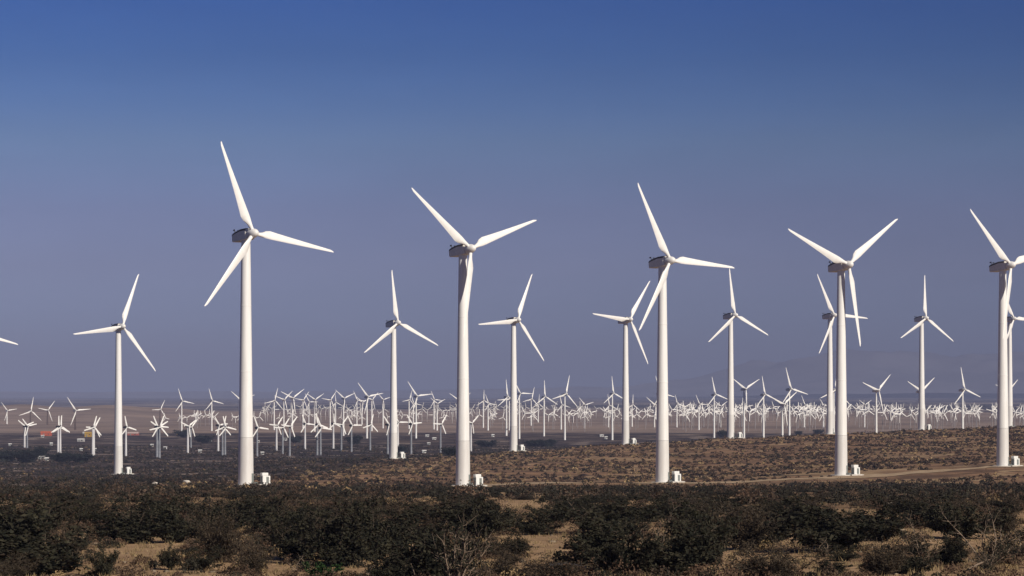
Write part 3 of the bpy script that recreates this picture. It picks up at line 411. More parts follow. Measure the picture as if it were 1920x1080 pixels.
def empty(name, loc, rz=0):
    o = bpy.data.objects.new(name, None); COL.objects.link(o); o.location = loc; o.rotation_euler = (0, 0, rz)
    o.empty_display_size = 1
    return o

def mesh_np(name, v, f, mat=None, smooth=False):
    """v (n,3) and f (m,k) arrays, all faces with k corners"""
    v = np.asarray(v, np.float32); f = np.asarray(f, np.int32); k = f.shape[1]
    me = bpy.data.meshes.new(name)
    me.vertices.add(len(v)); me.vertices.foreach_set("co", v.ravel())
    me.loops.add(f.size); me.loops.foreach_set("vertex_index", f.ravel())
    me.polygons.add(len(f)); me.polygons.foreach_set("loop_start", np.arange(0, f.size, k, dtype=np.int32))
    me.polygons.foreach_set("loop_total", np.full(len(f), k, np.int32))
    if smooth: me.polygons.foreach_set("use_smooth", np.ones(len(f), bool))
    me.update(calc_edges=True); me.validate()
    if mat: me.materials.append(mat)
    return me

def mesh_bm(name, bm, mat=None, smooth=False, bevel=0):
    if bevel:
        bmesh.ops.bevel(bm, geom=list(bm.edges), offset=bevel, segments=2, affect='EDGES', clamp_overlap=True)
    bmesh.ops.recalc_face_normals(bm, faces=bm.faces)
    me = bpy.data.meshes.new(name); bm.to_mesh(me); bm.free()
    if mat: me.materials.append(mat)
    if smooth:
        for p in me.polygons: p.use_smooth = True
        me.set_sharp_from_angle(angle=R(38))
    return me

def add_box(bm, c, s, rz=0):
    m = Matrix.Translation(c) @ Matrix.Rotation(rz, 4, 'Z') @ Matrix.Diagonal((s[0], s[1], s[2], 1))
    return bmesh.ops.create_cube(bm, size=1, matrix=m)

def loft(bm, rings, cap=True):
    vr = [[bm.verts.new(p) for p in ring] for ring in rings]
    n = len(vr[0])
    for a, b in zip(vr, vr[1:]):
        for i in range(n):
            bm.faces.new((a[i], a[(i + 1) % n], b[(i + 1) % n], b[i]))
    if cap:
        bm.faces.new(vr[0][::-1]); bm.faces.new(vr[-1])

def circ(r, z, n=24, c=(0, 0)):
    return [(c[0] + r * math.cos(2 * math.pi * i / n), c[1] + r * math.sin(2 * math.pi * i / n), z) for i in range(n)]

def tube_arrays(pts, rad, n=4):
    """poly-line tube -> verts, quads"""
    pts = np.asarray(pts, float); m = len(pts); V = []; F = []
    for i in range(m):
        t = pts[min(i + 1, m - 1)] - pts[max(i - 1, 0)]; t = t / (np.linalg.norm(t) + 1e-9)
        a = np.cross(t, (0.3, .9, .2)); a /= np.linalg.norm(a) + 1e-9; b = np.cross(t, a)
        for k in range(n):
            an = 2 * math.pi * k / n
            V.append(pts[i] + rad[i] * (math.cos(an) * a + math.sin(an) * b))
    for i in range(m - 1):
        for k in range(n):
            F.append((i * n + k, i * n + (k + 1) % n, (i + 1) * n + (k + 1) % n, (i + 1) * n + k))
    return V, F

# ------------------------------------------------------------------ materials
def mat(name, rough=.8, col=(.5, .5, .5), spec=.3, metal=0):
    m = bpy.data.materials.new(name); m.use_nodes = True
    b = m.node_tree.nodes["Principled BSDF"]
    b.inputs["Base Color"].default_value = (*col, 1); b.inputs["Roughness"].default_value = rough
    b.inputs["Specular IOR Level"].default_value = spec; b.inputs["Metallic"].default_value = metal
    return m, m.node_tree.nodes, m.node_tree.links, b

def mixrgb(n, l, fac, a, b, mode='MIX'):
    x = n.new("ShaderNodeMix"); x.data_type = 'RGBA'; x.blend_type = mode
    for s, v in ((x.inputs[0], fac), (x.inputs[6], a), (x.inputs[7], b)):
        if isinstance(v, (int, float)): s.default_value = v
        elif isinstance(v, tuple): s.default_value = (*v, 1)
        else: l.new(v, s)
    return x.outputs[2]

def noise(n, l, vec, scale, detail=4, rough=.55, dist=0):
    t = n.new("ShaderNodeTexNoise"); t.inputs["Scale"].default_value = scale; t.inputs["Detail"].default_value = detail
    t.inputs["Roughness"].default_value = rough; t.inputs["Distortion"].default_value = dist
    if vec is not None: l.new(vec, t.inputs["Vector"])
    return t.outputs["Fac"]

def ramp(n, l, fac, lo, hi):
    t = n.new("ShaderNodeMapRange"); t.interpolation_type = 'SMOOTHSTEP'
    t.inputs["From Min"].default_value = lo; t.inputs["From Max"].default_value = hi
    l.new(fac, t.inputs["Value"]); return t.outputs["Result"]

def mth(n, l, op, a, b=0.0):
    t = n.new("ShaderNodeMath"); t.operation = op
    for s, v in zip(t.inputs, (a, b)):
        if isinstance(v, (int, float)): s.default_value = v
        else: l.new(v, s)
    return t.outputs[0]

def mottled(name, a, b, scale, rough=.8, spec=.3, stretch=None, island=0):
    m, n, l, p = mat(name, rough, a, spec)
    tc = n.new("ShaderNodeTexCoord"); vec = tc.outputs["Object"]
    if stretch:
        mp = n.new("ShaderNodeMapping"); mp.inputs["Scale"].default_value = stretch; l.new(vec, mp.inputs["Vector"]); vec = mp.outputs[0]
    c = mixrgb(n, l, ramp(n, l, noise(n, l, vec, scale), .35, .65), a, b)
    if island:
        oi = n.new("ShaderNodeObjectInfo"); g = n.new("ShaderNodeNewGeometry")
        f = mth(n, l, 'ADD', mth(n, l, 'MULTIPLY', oi.outputs["Random"], .5), mth(n, l, 'MULTIPLY', g.outputs["Random Per Island"], .5))
        hv = n.new("ShaderNodeHueSaturation"); l.new(c, hv.inputs["Color"])
        l.new(mth(n, l, 'ADD', mth(n, l, 'MULTIPLY', f, 2 * island), 1 - island), hv.inputs["Value"])
        c = hv.outputs[0]
    l.new(c, p.inputs["Base Color"])
    return m

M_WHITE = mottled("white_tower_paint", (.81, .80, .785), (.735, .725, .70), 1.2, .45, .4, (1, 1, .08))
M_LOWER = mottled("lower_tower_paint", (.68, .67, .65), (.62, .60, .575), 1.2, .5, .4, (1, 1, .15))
M_BLADE = mottled("white_blade_gelcoat", (.82, .81, .79), (.78, .76, .73), .5, .4, .4)
M_NAC = mottled("grey_nacelle_shell", (.80, .77, .72), (.70, .67, .62), 1.5, .5, .35)
M_ROOF = mottled("dark_nacelle_roof", (.055, .046, .042), (.09, .075, .065), 2, .6, .3)
M_DARK = mottled("dark_steel", (.03, .03, .03), (.05, .05, .05), 3, .6, .4)
M_BROWN = mottled("rusty_lattice_steel", (.10, .07, .055), (.15, .10, .075), 1, .8, .2)
M_STUBT = mottled("pale_grey_tower_paint", (.62, .61, .62), (.52, .51, .52), .8, .6, .3, (1, 1, .2))
M_TINYT = mottled("dull_grey_tower_paint", (.30, .27, .26), (.24, .21, .20), .8, .7, .2)
M_CAB = mottled("white_cabinet_paint", (.80, .80, .77), (.72, .72, .70), 2, .5, .4)
M_VENT = mottled("grey_louvre_panel", (.16, .18, .17), (.24, .26, .25), 4, .6, .3, (.3, .3, 6))
M_CONC = mottled("pale_concrete", (.62, .59, .54), (.48, .45, .41), 1.5, .9, .1)
M_LEAF = mottled("dark_creosote_leaf", (.012, .013, .009), (.040, .036, .023), 4.5, .85, .1, None, .3)
M_LEAFB = mottled("brown_dry_leaf", (.026, .021, .015), (.064, .048, .033), 4.0, .9, .1, None, .3)
M_LEAFG = mottled("fresh_green_leaf", (.016, .042, .010), (.03, .062, .016), 2, .8, .2, None, .4)
M_TWIG = mottled("grey_brown_twig", (.050, .039, .030), (.085, .065, .048), 3, .9, .1)
M_PALE = mottled("pale_bare_wood", (.24, .18, .135), (.16, .12, .09), 3, .9, .1)
M_TREE = mottled("dark_blue_green_tree_leaf", (.016, .022, .020), (.034, .038, .032), .4, .9, .1, None, .4)
M_STONE = mottled("pale_stone", (.27, .215, .155), (.2, .155, .11), 3, .9, .1, None, .25)
M_BOULD = mottled("white_stone", (.66, .61, .54), (.5, .45, .4), 2, .9, .1)
M_GRASS = mottled("straw_grass", (.20, .145, .075), (.27, .20, .11), 2, .9, .1, None, .4)

def terrain_mat():
    m, n, l, p = mat("desert_ground", .95, (.2, .15, .1), .05)
    g = n.new("ShaderNodeNewGeometry"); pos = g.outputs["Position"]
    sx = n.new("ShaderNodeSeparateXYZ"); l.new(pos, sx.inputs[0]); X, Y = sx.outputs[0], sx.outputs[1]
    # sandy soil with pebbly and darker litter patches
    soil = mixrgb(n, l, ramp(n, l, noise(n, l, pos, .35, 6, .65), .3, .7), (.50, .33, .19), (.29, .185, .108))
    soil = mixrgb(n, l, mth(n, l, 'MULTIPLY', ramp(n, l, noise(n, l, pos, .045, 5, .6), .45, .65), .7), soil, (.13, .075, .046))
    soil = mixrgb(n, l, mth(n, l, 'MULTIPLY', ramp(n, l, noise(n, l, pos, 3.2, 5, .7), .52, .66), .55), soil, (.085, .06, .042))
    # reddish brown cover of the rise
    rise = mixrgb(n, l, ramp(n, l, noise(n, l, pos, .05, 8, .78), .38, .60), (.32, .19, .108), (.12, .074, .048))
    rise = mixrgb(n, l, mth(n, l, 'MULTIPLY', ramp(n, l, noise(n, l, pos, .012, 4, .6), .5, .7), .6), rise, (.36, .245, .135))
    wv = mth(n, l, 'ABSOLUTE', mth(n, l, 'SUBTRACT', noise(n, l, pos, .011, 4, .55, .8), .5))      # dry washes
    rise = mixrgb(n, l, mth(n, l, 'SUBTRACT', .85, mth(n, l, 'MULTIPLY', ramp(n, l, wv, .006, .022), .85)), rise, (.38, .265, .155))
    c = mixrgb(n, l, ramp(n, l, Y, 250, 420), soil, rise)
    # dark brushy plain
    warp = mth(n, l, 'MULTIPLY', mth(n, l, 'SUBTRACT', noise(n, l, pos, .004, 5, .6), .5), 700)
    crest = mth(n, l, 'SUBTRACT', Y, mth(n, l, 'ADD', mth(n, l, 'ADD', mth(n, l, 'MULTIPLY', X, 3.0), 1320), mth(n, l, 'MULTIPLY', mth(n, l, 'MINIMUM', mth(n, l, 'ADD', X, 58), 0), 14)))
    dark = mixrgb(n, l, ramp(n, l, noise(n, l, pos, .016, 8, .8), .44, .62), (.034, .026, .024), (.12, .085, .068))
    dark = mixrgb(n, l, ramp(n, l, noise(n, l, pos, .028, 3, .5), .575, .63), dark, (.27, .21, .17))
    c = mixrgb(n, l, ramp(n, l, mth(n, l, 'ADD', crest, mth(n, l, 'MULTIPLY', warp, .4)), -60, 160), c, dark)
    # pale tan flats
    tan = mixrgb(n, l, ramp(n, l, noise(n, l, pos, .0035, 6, .7), .35, .65), (.34, .25, .195), (.20, .148, .12))
    tan = mixrgb(n, l, mth(n, l, 'MULTIPLY', ramp(n, l, noise(n, l, pos, .011, 6, .7), .5, .7), .55), tan, (.12, .085, .075))
    c = mixrgb(n, l, ramp(n, l, mth(n, l, 'ADD', Y, mth(n, l, 'MULTIPLY', warp, .35)), 2780, 2900), c, tan)
    tan = mixrgb(n, l, mth(n, l, 'MULTIPLY', ramp(n, l, mth(n, l, 'ADD', X, mth(n, l, 'MULTIPLY', warp, .3)), 60, 240), .75), tan, (.125, .10, .105))
    hillm = ramp(n, l, mth(n, l, 'ADD', mth(n, l, 'MULTIPLY', X, -1.0), mth(n, l, 'MULTIPLY', warp, .3)), 380, 640)
    tan = mixrgb(n, l, mth(n, l, 'MULTIPLY', hillm, .7), tan, (.15, .11, .095))
    # far vegetated valley floor
    far = mixrgb(n, l, ramp(n, l, noise(n, l, pos, .0014, 7, .75), .47, .58), (.022, .022, .03), (.30, .24, .21))
    far = mixrgb(n, l, ramp(n, l, noise(n, l, pos, .0006, 4, .6), .62, .7), far, (.36, .29, .25))
    yfar = mth(n, l, 'ADD', mth(n, l, 'ADD', Y, mth(n, l, 'MULTIPLY', warp, 2.2)), mth(n, l, 'MULTIPLY', mth(n, l, 'ABSOLUTE', X), .9))
    c = mixrgb(n, l, ramp(n, l, yfar, 6300, 7100), c, far)
    l.new(c, p.inputs["Base Color"])
    bmp = n.new("ShaderNodeBump"); bmp.inputs["Strength"].default_value = .8; bmp.inputs["Distance"].default_value = .25
    l.new(noise(n, l, pos, 1.6, 6, .7), bmp.inputs["Height"]); l.new(bmp.outputs[0], p.inputs["Normal"])
    return m

# ------------------------------------------------------------------ the ground, one sheet to the horizon
ts = np.unique(np.round(np.concatenate([np.linspace(-.9, -.28, 14), np.linspace(-.28, .28, 330), np.linspace(.28, .9, 14)]), 5))
ys = np.unique(np.concatenate([np.linspace(-80, 60, 12), np.geomspace(60, 2600, 430), np.geomspace(2600, 30000, 70)]))
YY, TS = np.meshgrid(ys, ts, indexing='ij')
XX = TS * np.maximum(YY, 110.0)
Zg = ground(XX.ravel(), YY.ravel())
nv = len(ts)
idx = np.arange(len(ys) * nv).reshape(len(ys), nv)
F = np.stack([idx[:-1, :-1], idx[:-1, 1:], idx[1:, 1:], idx[1:, :-1]], -1).reshape(-1, 4)
g_ob = link("ground", mesh_np("ground", np.stack([XX.ravel(), YY.ravel(), Zg], 1), F, terrain_mat(), True))
tag(g_ob, "sandy brown desert ground running down to a wide hazy plain", "ground", None, 'structure')

# dirt track below the front row of towers
def strip(name, pts, w, m, lift):
    pts = np.array(pts, float); s = np.concatenate([[0], np.cumsum(np.hypot(*np.diff(pts, axis=0).T))])
    q = np.linspace(0, s[-1], 220); cx = np.interp(q, s, pts[:, 0]); cy = np.interp(q, s, pts[:, 1])
    ker = np.ones(15) / 15; pad = lambda a: np.convolve(np.pad(a, 7, 'edge'), ker, 'valid')
    cx, cy = pad(cx), pad(cy); tx, ty = np.gradient(cx), np.gradient(cy); L = np.hypot(tx, ty); nx, ny = -ty / L, tx / L
    V = []; K = 5
    for i in range(len(q)):
        for k in range(K):
            o = (k / (K - 1) - .5) * w * (1 + .12 * math.sin(q[i] * .3 + k))
            x, y = cx[i] + nx[i] * o, cy[i] + ny[i] * o; V.append((x, y, 0))
    V = np.array(V); V[:, 2] = ground(V[:, 0], V[:, 1]) + lift
    I = np.arange(len(q) * K).reshape(-1, K)
    Fq = np.stack([I[:-1, :-1], I[1:, :-1], I[1:, 1:], I[:-1, 1:]], -1).reshape(-1, 4)
    return link(name, mesh_np(name, V, Fq, m, True)), np.stack([cx, cy], 1)
M_TRACK = mottled("pale_dirt_track", (.46, .34, .22), (.34, .24, .15), .3, .95, .05)
road_o, ROAD = strip("dirt_road", DATA_ROAD, 11.0, M_TRACK, .12)
tag(road_o, "pale dirt service track passing the feet of the right-hand front towers", "road", None, 'structure')

# far mountains fading in the haze
def mountains():
    xs = np.linspace(-12000, 12000, 420); yv = np.linspace(19000, 25000, 60)
    A, B = np.meshgrid(xs, yv)
    u = A / 20500 * 5444 + 960
    env = np.interp(u, [-3000, 0, 700, 1150, 1330, 1430, 1500, 1580, 1700, 1900, 2200, 4000], [15, 12, 12, 60, 150, 270, 345, 385, 355, 330, 355, 250])
    h = np.zeros_like(A); a = 1; fr = 1 / 2600
    for k in range(6):
        ph = k * 1.7
        w = np.abs(np.sin(A * fr * 6.28 + ph + 1.3 * np.sin(B * fr * 5 + ph)) * np.cos(B * fr * 4.1 + ph * 2 + .8 * np.sin(A * fr * 3)))
        h += a * (1 - w); a *= .5; fr *= 2.03
    h /= 1.97
    prof = np.clip(1 - np.abs((B - 21500) / 2600), 0, 1) ** .7
    Z = -45 + (env + 45) * prof * (.5 + .5 * h / h.max())
    I = np.arange(A.size).reshape(A.shape)
    Fq = np.stack([I[:-1, :-1], I[:-1, 1:], I[1:, 1:], I[1:, :-1]], -1).reshape(-1, 4)
    m = mottled("haze_tinted_rock", (.20, .195, .235), (.145, .145, .18), .0015, .95, .05)  # rock colour carries some of the haze's blue and paleness
    return link("mountains", mesh_np("mountains", np.stack([A.ravel(), B.ravel(), Z.ravel()], 1), Fq, m, True))
tag(mountains(), "faint mountain range almost lost in blue haze", "mountains", None, 'structure')

# ------------------------------------------------------------------ turbine meshes
TILT = R(5)
def blade_mesh(name, Rr, chord, root, thick=.28, tip=.22, m=M_BLADE):
    bm = bmesh.new(); rings = []
    fr = [.03, .07, .11, .16, .21, .27, .36, .48, .60, .72, .83, .91, .96, .99, 1.0]
    for f in fr:
        k = min(1, max(0, (f - .07) / .13)); k = k * k * (3 - 2 * k)
        c_out = chord * (1 - (1 - tip) * max(0, (f - .2) / .8) ** .85)
        if f > .95: c_out *= (1 - ((f - .95) / .05) ** 2 * .6)
        c = root * 2 * (1 - k) + c_out * k
        th = root * 2 * (1 - k) + c_out * (thick - .14 * min(1, f)) * k
        tw = R(16) * (1 - f) ** 1.5 + R(3)
        ring = []
        for i in range(14):
            a = 2 * math.pi * i / 14; ca, sa = math.cos(a), math.sin(a)
            # leading edge at +X, straight; trailing edge bulges out to -X
            x = (ca * .5 - .5) * c + (root * (1 - k) + .32 * chord * k * (1 - .45 * f))
            y = sa * .5 * th * (1 if ca > -.2 else (.35 + .65 * (1 + ca) / .8) * k + (1 - k))
            ring.append((x * math.cos(tw) + y * math.sin(tw), -x * math.sin(tw) + y * math.cos(tw) - .02 * Rr * f * f * .5, f * Rr))
        rings.append(ring)
    loft(bm, rings)
    return mesh_bm(name, bm, m, True)

def tower_mesh(name, z0, z1, r0, r1, m, n=28, rings=()):
    bm = bmesh.new(); L = [circ(r0, z0, n)]
    zs = sorted(rings)
    for z in zs:
        r = r0 + (r1 - r0) * (z - z0) / (z1 - z0)
        L += [circ(r, z - .12, n), circ(r + .04, z - .08, n), circ(r + .04, z + .08, n), circ(r, z + .12, n)]
    L.append(circ(r1, z1, n)); loft(bm, L)
    return mesh_bm(name, bm, m, True)

def octring(y, w, ht, hb, ch, z=0.0):
    h = w / 2
    return [(-h, y, z - hb), (-h, y, z + ht - ch * 1.2), (-h + ch * .55, y, z + ht), (h - ch * .55, y, z + ht), (h, y, z + ht - ch * 1.2), (h, y, z - hb), (h - ch * .8, y, z - hb - .18), (-h + ch * .8, y, z - hb - .18)]

def nacelle_meshes():
    bm = bmesh.new()
    loft(bm, [octring(-2.05, 1.9, 1.0, .9, .3), octring(-1.6, 2.55, 1.38, 1.15, .36), octring(.6, 2.7, 1.4, 1.25, .36), octring(3.4, 2.55, .98, 1.18, .34), octring(4.5, 2.35, .72, 1.05, .28)])
    body = mesh_bm("nacelle", bm, M_NAC)
    bm = bmesh.new()   # dark roof hood, standing proud of the shell
    sec = [(-1.7, 2.63, 1.39), (.6, 2.78, 1.42), (3.4, 2.63, 1.0), (4.56, 2.43, .74)]
    loft(bm, [[(-w / 2, y, zt - .45), (-w / 2 + .25, y, zt + .06), (w / 2 - .25, y, zt + .06), (w / 2, y, zt - .45), (w / 2 - .1, y, zt - .45), (w / 2 - .32, y, zt - .04), (-w / 2 + .32, y, zt - .04), (-w / 2 + .1, y, zt - .45)] for y, w, zt in sec])
    roof = mesh_bm("roof_cover", bm, M_ROOF)
    bm = bmesh.new()   # wind vane and anemometer mast
    add_box(bm, (-.5, 4.1, 1.15), (.12, .12, 1.1)); add_box(bm, (.5, 4.1, 1.1), (.12, .12, 1.0)); add_box(bm, (0, 4.1, 1.35), (1.3, .1, .1))
    add_box(bm, (-.5, 4.4, 1.75), (.1, .75, .38)); add_box(bm, (.5, 4.1, 1.65), (.4, .4, .22))
    vane = mesh_bm("wind_vane", bm, M_DARK, False, .02)
    return body, roof, vane

def hub_mesh(name, r, L, m=M_BLADE):
    bm = bmesh.new(); rings = []
    for f in (0, .1, .3, .5, .7, .85, .95, 1.0):
        rr = r * math.sqrt(max(.0005, 1 - f ** 2.2)); y = .9 - L * f
        rings.append([(rr * math.cos(6.28318 * i / 20), y, rr * math.sin(6.28318 * i / 20)) for i in range(20)])
    loft(bm, rings); return mesh_bm(name, bm, m, True)

ME_BLADE = blade_mesh("blade", 23.6, 2.28, .48, .28, .22)
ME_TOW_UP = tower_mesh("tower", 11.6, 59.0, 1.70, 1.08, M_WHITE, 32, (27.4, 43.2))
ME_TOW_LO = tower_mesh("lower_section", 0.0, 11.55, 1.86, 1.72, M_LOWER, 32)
ME_TOW_ALL = tower_mesh("tower", 0, 59.0, 1.86, 1.08, M_WHITE, 20)
ME_NAC, ME_HOOD, ME_VANE = nacelle_meshes()
ME_HUB = hub_mesh("hub", 1.25, 2.7)
bm = bmesh.new(); add_box(bm, (0, -1.80, 1.9), (.9, .14, 2.1)); add_box(bm, (0, -2.3, .45), (1.3, 1.0, .8)); ME_DOOR = mesh_bm("door", bm, M_VENT, False, .03)
bm = bmesh.new(); loft(bm, [circ(3.1, -.6, 24), circ(3.1, .22, 24), circ(2.9, .3, 24)]); ME_FOOT = mesh_bm("foundation", bm, M_CONC)

def lattice_mesh():
    V = []; Fq = []
    def seg(a, b, r):
        v, f = tube_arrays([a, b], [r, r], 4); o = len(V); V.extend(v); Fq.extend([tuple(i + o for i in q) for q in f])
    H, w0, w1 = 59.0, 4.2, 1.2; lv = 9; prev = None
    for k in range(lv + 1):
        z = H * k / lv; w = (w0 + (w1 - w0) * k / lv) / 2
        c = [(w, w, z), (-w, w, z), (-w, -w, z), (w, -w, z)]
        if prev:
            for i in range(4):
                seg(prev[i], c[i], .34); seg(prev[i], c[(i + 1) % 4], .2); seg(prev[(i + 1) % 4], c[i], .2); seg(c[i], c[(i + 1) % 4], .2)
        prev = c
    return mesh_np("tower", np.array(V), np.array(Fq), M_BROWN)
ME_LATT = lattice_mesh()

YAW = R(38)
def put(root, name, me, loc=(0, 0, 0), rot=(0, 0, 0), scl=(1, 1, 1), order='XYZ'):
    o = link(name, me, root); o.location = loc; o.rotation_mode = order; o.rotation_euler = rot; o.scale = scl
    return o

def wind_turbine(x, y, H, Rr, psi, label, group, kind='large', yaw=YAW, tower_xy=1.0, me_blade=ME_BLADE, Rb=23.6, over=3.4):
    root = empty("wind_turbine", (x, y, gz(x, y)), yaw)
    tag(root, label, "wind turbine", group)
    s = Rr / 23.6; zs = (H - 1.2 * s) / 59.0
    if kind == 'large':
        t = put(root, "tower", ME_TOW_UP, scl=(1, 1, zs))
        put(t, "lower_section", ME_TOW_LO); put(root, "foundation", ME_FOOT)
        d = put(root, "door", ME_DOOR, rot=(0, 0, R(30)))
    else:
        put(root, "tower", ME_LATT if kind == 'lattice' else ME_TOW_ALL, scl=(tower_xy, tower_xy, zs))
    hubl = (0, -over * s * math.cos(TILT), H + over * s * math.sin(TILT))
    nac = put(root, "nacelle", ME_NAC, (0, 0, H), (-TILT, 0, 0), (s, s, s))
    if kind == 'large':
        put(nac, "roof_cover", ME_HOOD); put(nac, "wind_vane", ME_VANE)
    put(root, "hub", ME_HUB, hubl, (-TILT, 0, 0), (s, s, s))
    for k in range(3):
        put(root, "blade", me_blade, hubl, (-TILT, R(psi + 120 * k), 0), (Rr / Rb,) * 3, 'YXZ')
    return root

# ------------------------------------------------------------------ large turbines
POSE = lambda p: (["one blade straight up", "one blade leaning up to the right", "blades set like a Y", "one blade leaning up to the left"][int(((p + 15) % 120) // 30)])
LARGE_LABEL = {
 'T1': "tallest white wind turbine in the front row, one blade pointing up left",
 'T2': "front-row white turbine whose lower blade hangs along its own tower",
 'T3': "front-row white turbine in the middle with one blade nearly level to the right",
 'T4': "front-row white turbine with blades in a Y beside a dirt track",
 'T5': "front-row white turbine nearest the right edge, one blade crossing its tower",
 'T0': "lone white turbine standing in dark brush to the left of the tallest one",
 'TX': "white turbine outside the left edge showing only the tip of one blade",
 'm738': "mid-distance white turbine between the two tallest front towers, one blade nearly upright",
 'm963': "mid-distance white turbine just right of the hanging-blade tower, one blade level to the left",
 'm1173': "mid-distance white turbine close to the left of the middle front tower, one blade level left",
 'm1370': "mid-distance white turbine right of the middle front tower on the brown rise",
 'm1556': "mid-distance white turbine half hidden behind the Y-bladed front tower",
 'm1728': "mid-distance white turbine with one blade exactly upright on the brown rise crest",
 'm1893': "mid-distance white turbine half hidden behind the front tower at the right edge",
}
PADS = []
for key, x, y, H, Rr, psi in DATA_LARGE:
    fr = key.startswith('T') and key not in ('T0', 'TX')
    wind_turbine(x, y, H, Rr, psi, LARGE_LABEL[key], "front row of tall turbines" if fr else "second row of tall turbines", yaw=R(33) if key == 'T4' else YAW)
    PADS.append((x, y, 9.0))

# cleared gravel round the feet of the front towers
def pad_disc(x, y, r):
    V = [(x, y, 0)]; Fq = []; n = 40
    for k in (1, 2, 3, 4):
        for i in range(n):
            a = 2 * math.pi * i / n; rr = r * k / 4 * (1 + (.10 * math.sin(3 * a + x) + .07 * math.sin(7 * a)) * (k == 4)); V.append((x + 3 + rr * 1.25 * math.cos(a), y + rr * math.sin(a), 0))
    V = np.array(V); V[0, 0] += 3; V[:, 2] = ground(V[:, 0], V[:, 1]) + .07; V[-n:, 2] -= .14
    T = [(0, 1 + i, 1 + (i + 1) % n) for i in range(n)]
    for k in range(3):
        for i in range(n):
            a, b = 1 + k * n + i, 1 + k * n + (i + 1) % n; T += [(a, a + n, b + n), (a, b + n, b)]
    return link("ground_patch", mesh_np("ground_patch", V, np.array(T), M_TRACK, True))
for key, x, y, H, Rr, psi in DATA_LARGE:
    if key in ('T1', 'T2', 'T3', 'T4', 'T5', 'm738', 'm963'): tag(pad_disc(x, y, 8.5), "cleared pale gravel round a tower foot", "ground", "cleared gravel round tower feet", 'structure')

# ------------------------------------------------------------------ transformer cabinets beside the towers
def cabinet_protos():
    bm = bmesh.new(); add_box(bm, (0, 0, 0), (3.9, 2.6, .7)); pad = mesh_bm("pad", bm, M_CONC, False, .04)
    bm = bmesh.new(); add_box(bm, (0, 0, 1.35), (1.9, 1.7, 2.0)); body = mesh_bm("cabinet", bm, M_CAB, False, .05)
    bm = bmesh.new(); add_box(bm, (-.28, 0, 2.72), (1.55, 1.5, .7)); cap = mesh_bm("cap", bm, M_CAB, False, .06)
    bm = bmesh.new()
    for k in range(7): add_box(bm, (.28, -.88, .62 + k * .22), (.62, .06, .16))
    add_box(bm, (.28, -.862, 1.3), (.66, .03, 1.6)); vent = mesh_bm("louvre_panel", bm, M_VENT)
    bm = bmesh.new(); add_box(bm, (-.962, 0, 1.35), (.03, 1.3, 1.7)); side = mesh_bm("side_shade", bm, M_VENT)  # grey sheet that paints the shade on the cabinet's left face
    return pad, body, cap, vent, side
CAB = cabinet_protos()
CAB_LABEL = {'T1': "white transformer cabinet at the foot of the tallest turbine", 'T2': "white transformer cabinet right of the tower with the hanging blade",
 'T3': "white transformer cabinet right of the middle front tower", 'T4': "white transformer cabinet on the track beside the Y-bladed turbine", 'T5': "white transformer cabinet beside the front tower at the right edge",
 'T0': "small white transformer cabinet in dark brush beside the lone left turbine", 'm738': "white cabinet beside the mid-distance tower between the two tallest front towers",
 'm963': "white cabinet beside the mid-distance tower just right of the hanging-blade tower", 'm1173': "white cabinet at the mid-distance tower left of the middle front tower",
 'm1370': "white cabinet on the crest right of the middle front tower", 'm1728': "white cabinet on the crest at the turbine with the upright blade"}
for key, x, y, H, Rr, psi in DATA_LARGE:
    if key not in CAB_LABEL: continue
    dx = {'T1': 4.7, 'T2': 3.9, 'T3': 3.8, 'T4': 4.1, 'T5': 3.7, 'T0': 4.4, 'm1370': 4.7}.get(key, 4.0)
    px, py = x + dx, y - .6
    r = empty("transformer_cabinet", (px, py, gz(px, py) + .05), R(24))
    tag(r, CAB_LABEL[key], "transformer cabinet", "transformer cabinets at the tower feet")
    for nm, me in zip(("pad", "cabinet", "cap", "louvre_panel", "side_shade"), CAB): link(nm, me, r)

# ------------------------------------------------------------------ medium turbines out on the plain
for x, y, H, Rr, psi, lat, label in DATA_MEDIUM:
    wind_turbine(x, y, H, Rr, psi, label, "slim turbines out on the plain", 'lattice' if lat else 'medium', YAW + random.uniform(-.06, .06), .34 if lat else .48)

# ------------------------------------------------------------------ stubby turbines near the left
ME_SBLADE = blade_mesh("blade", 7.2, 1.05, .22, .26, .6)
ME_STOWERG = tower_mesh("tower", 0, 17.6, .72, .5, mottled("darker_grey_tower", (.25, .26, .29), (.18, .19, .21), .8, .7, .2), 14)  # darker blue-grey version of the stubby tower
ME_STOWER = tower_mesh("tower", 0, 17.6, .78, .55, M_STUBT, 14)
bm = bmesh.new(); loft(bm, [octring(-1.0, .9, .5, .5, .15), octring(-.6, 1.2, .65, .6, .2), octring(1.7, 1.1, .55, .55, .2), octring(2.2, .8, .4, .4, .15)]); ME_SNAC = mesh_bm("nacelle", bm, M_ROOF)
ME_SHUB = hub_mesh("hub", .5, 1.1)
for x, y, H, psi, grey, label in DATA_STUB:
    r = empty("small_wind_turbine", (x, y, gz(x, y)), YAW + random.uniform(-.15, .15)); tag(r, label, "wind turbine", "stubby turbines in the dark brush")
    put(r, "tower", ME_STOWERG if grey else ME_STOWER, scl=(1, 1, (H - .5) / 17.6)); put(r, "nacelle", ME_SNAC, (0, 0, H)); put(r, "hub", ME_SHUB, (0, -1.5, H))
    for k in range(3): put(r, "blade", ME_SBLADE, (0, -1.5, H), (0, R(psi + 120 * k), 0), (1, 1, 1), 'YXZ')

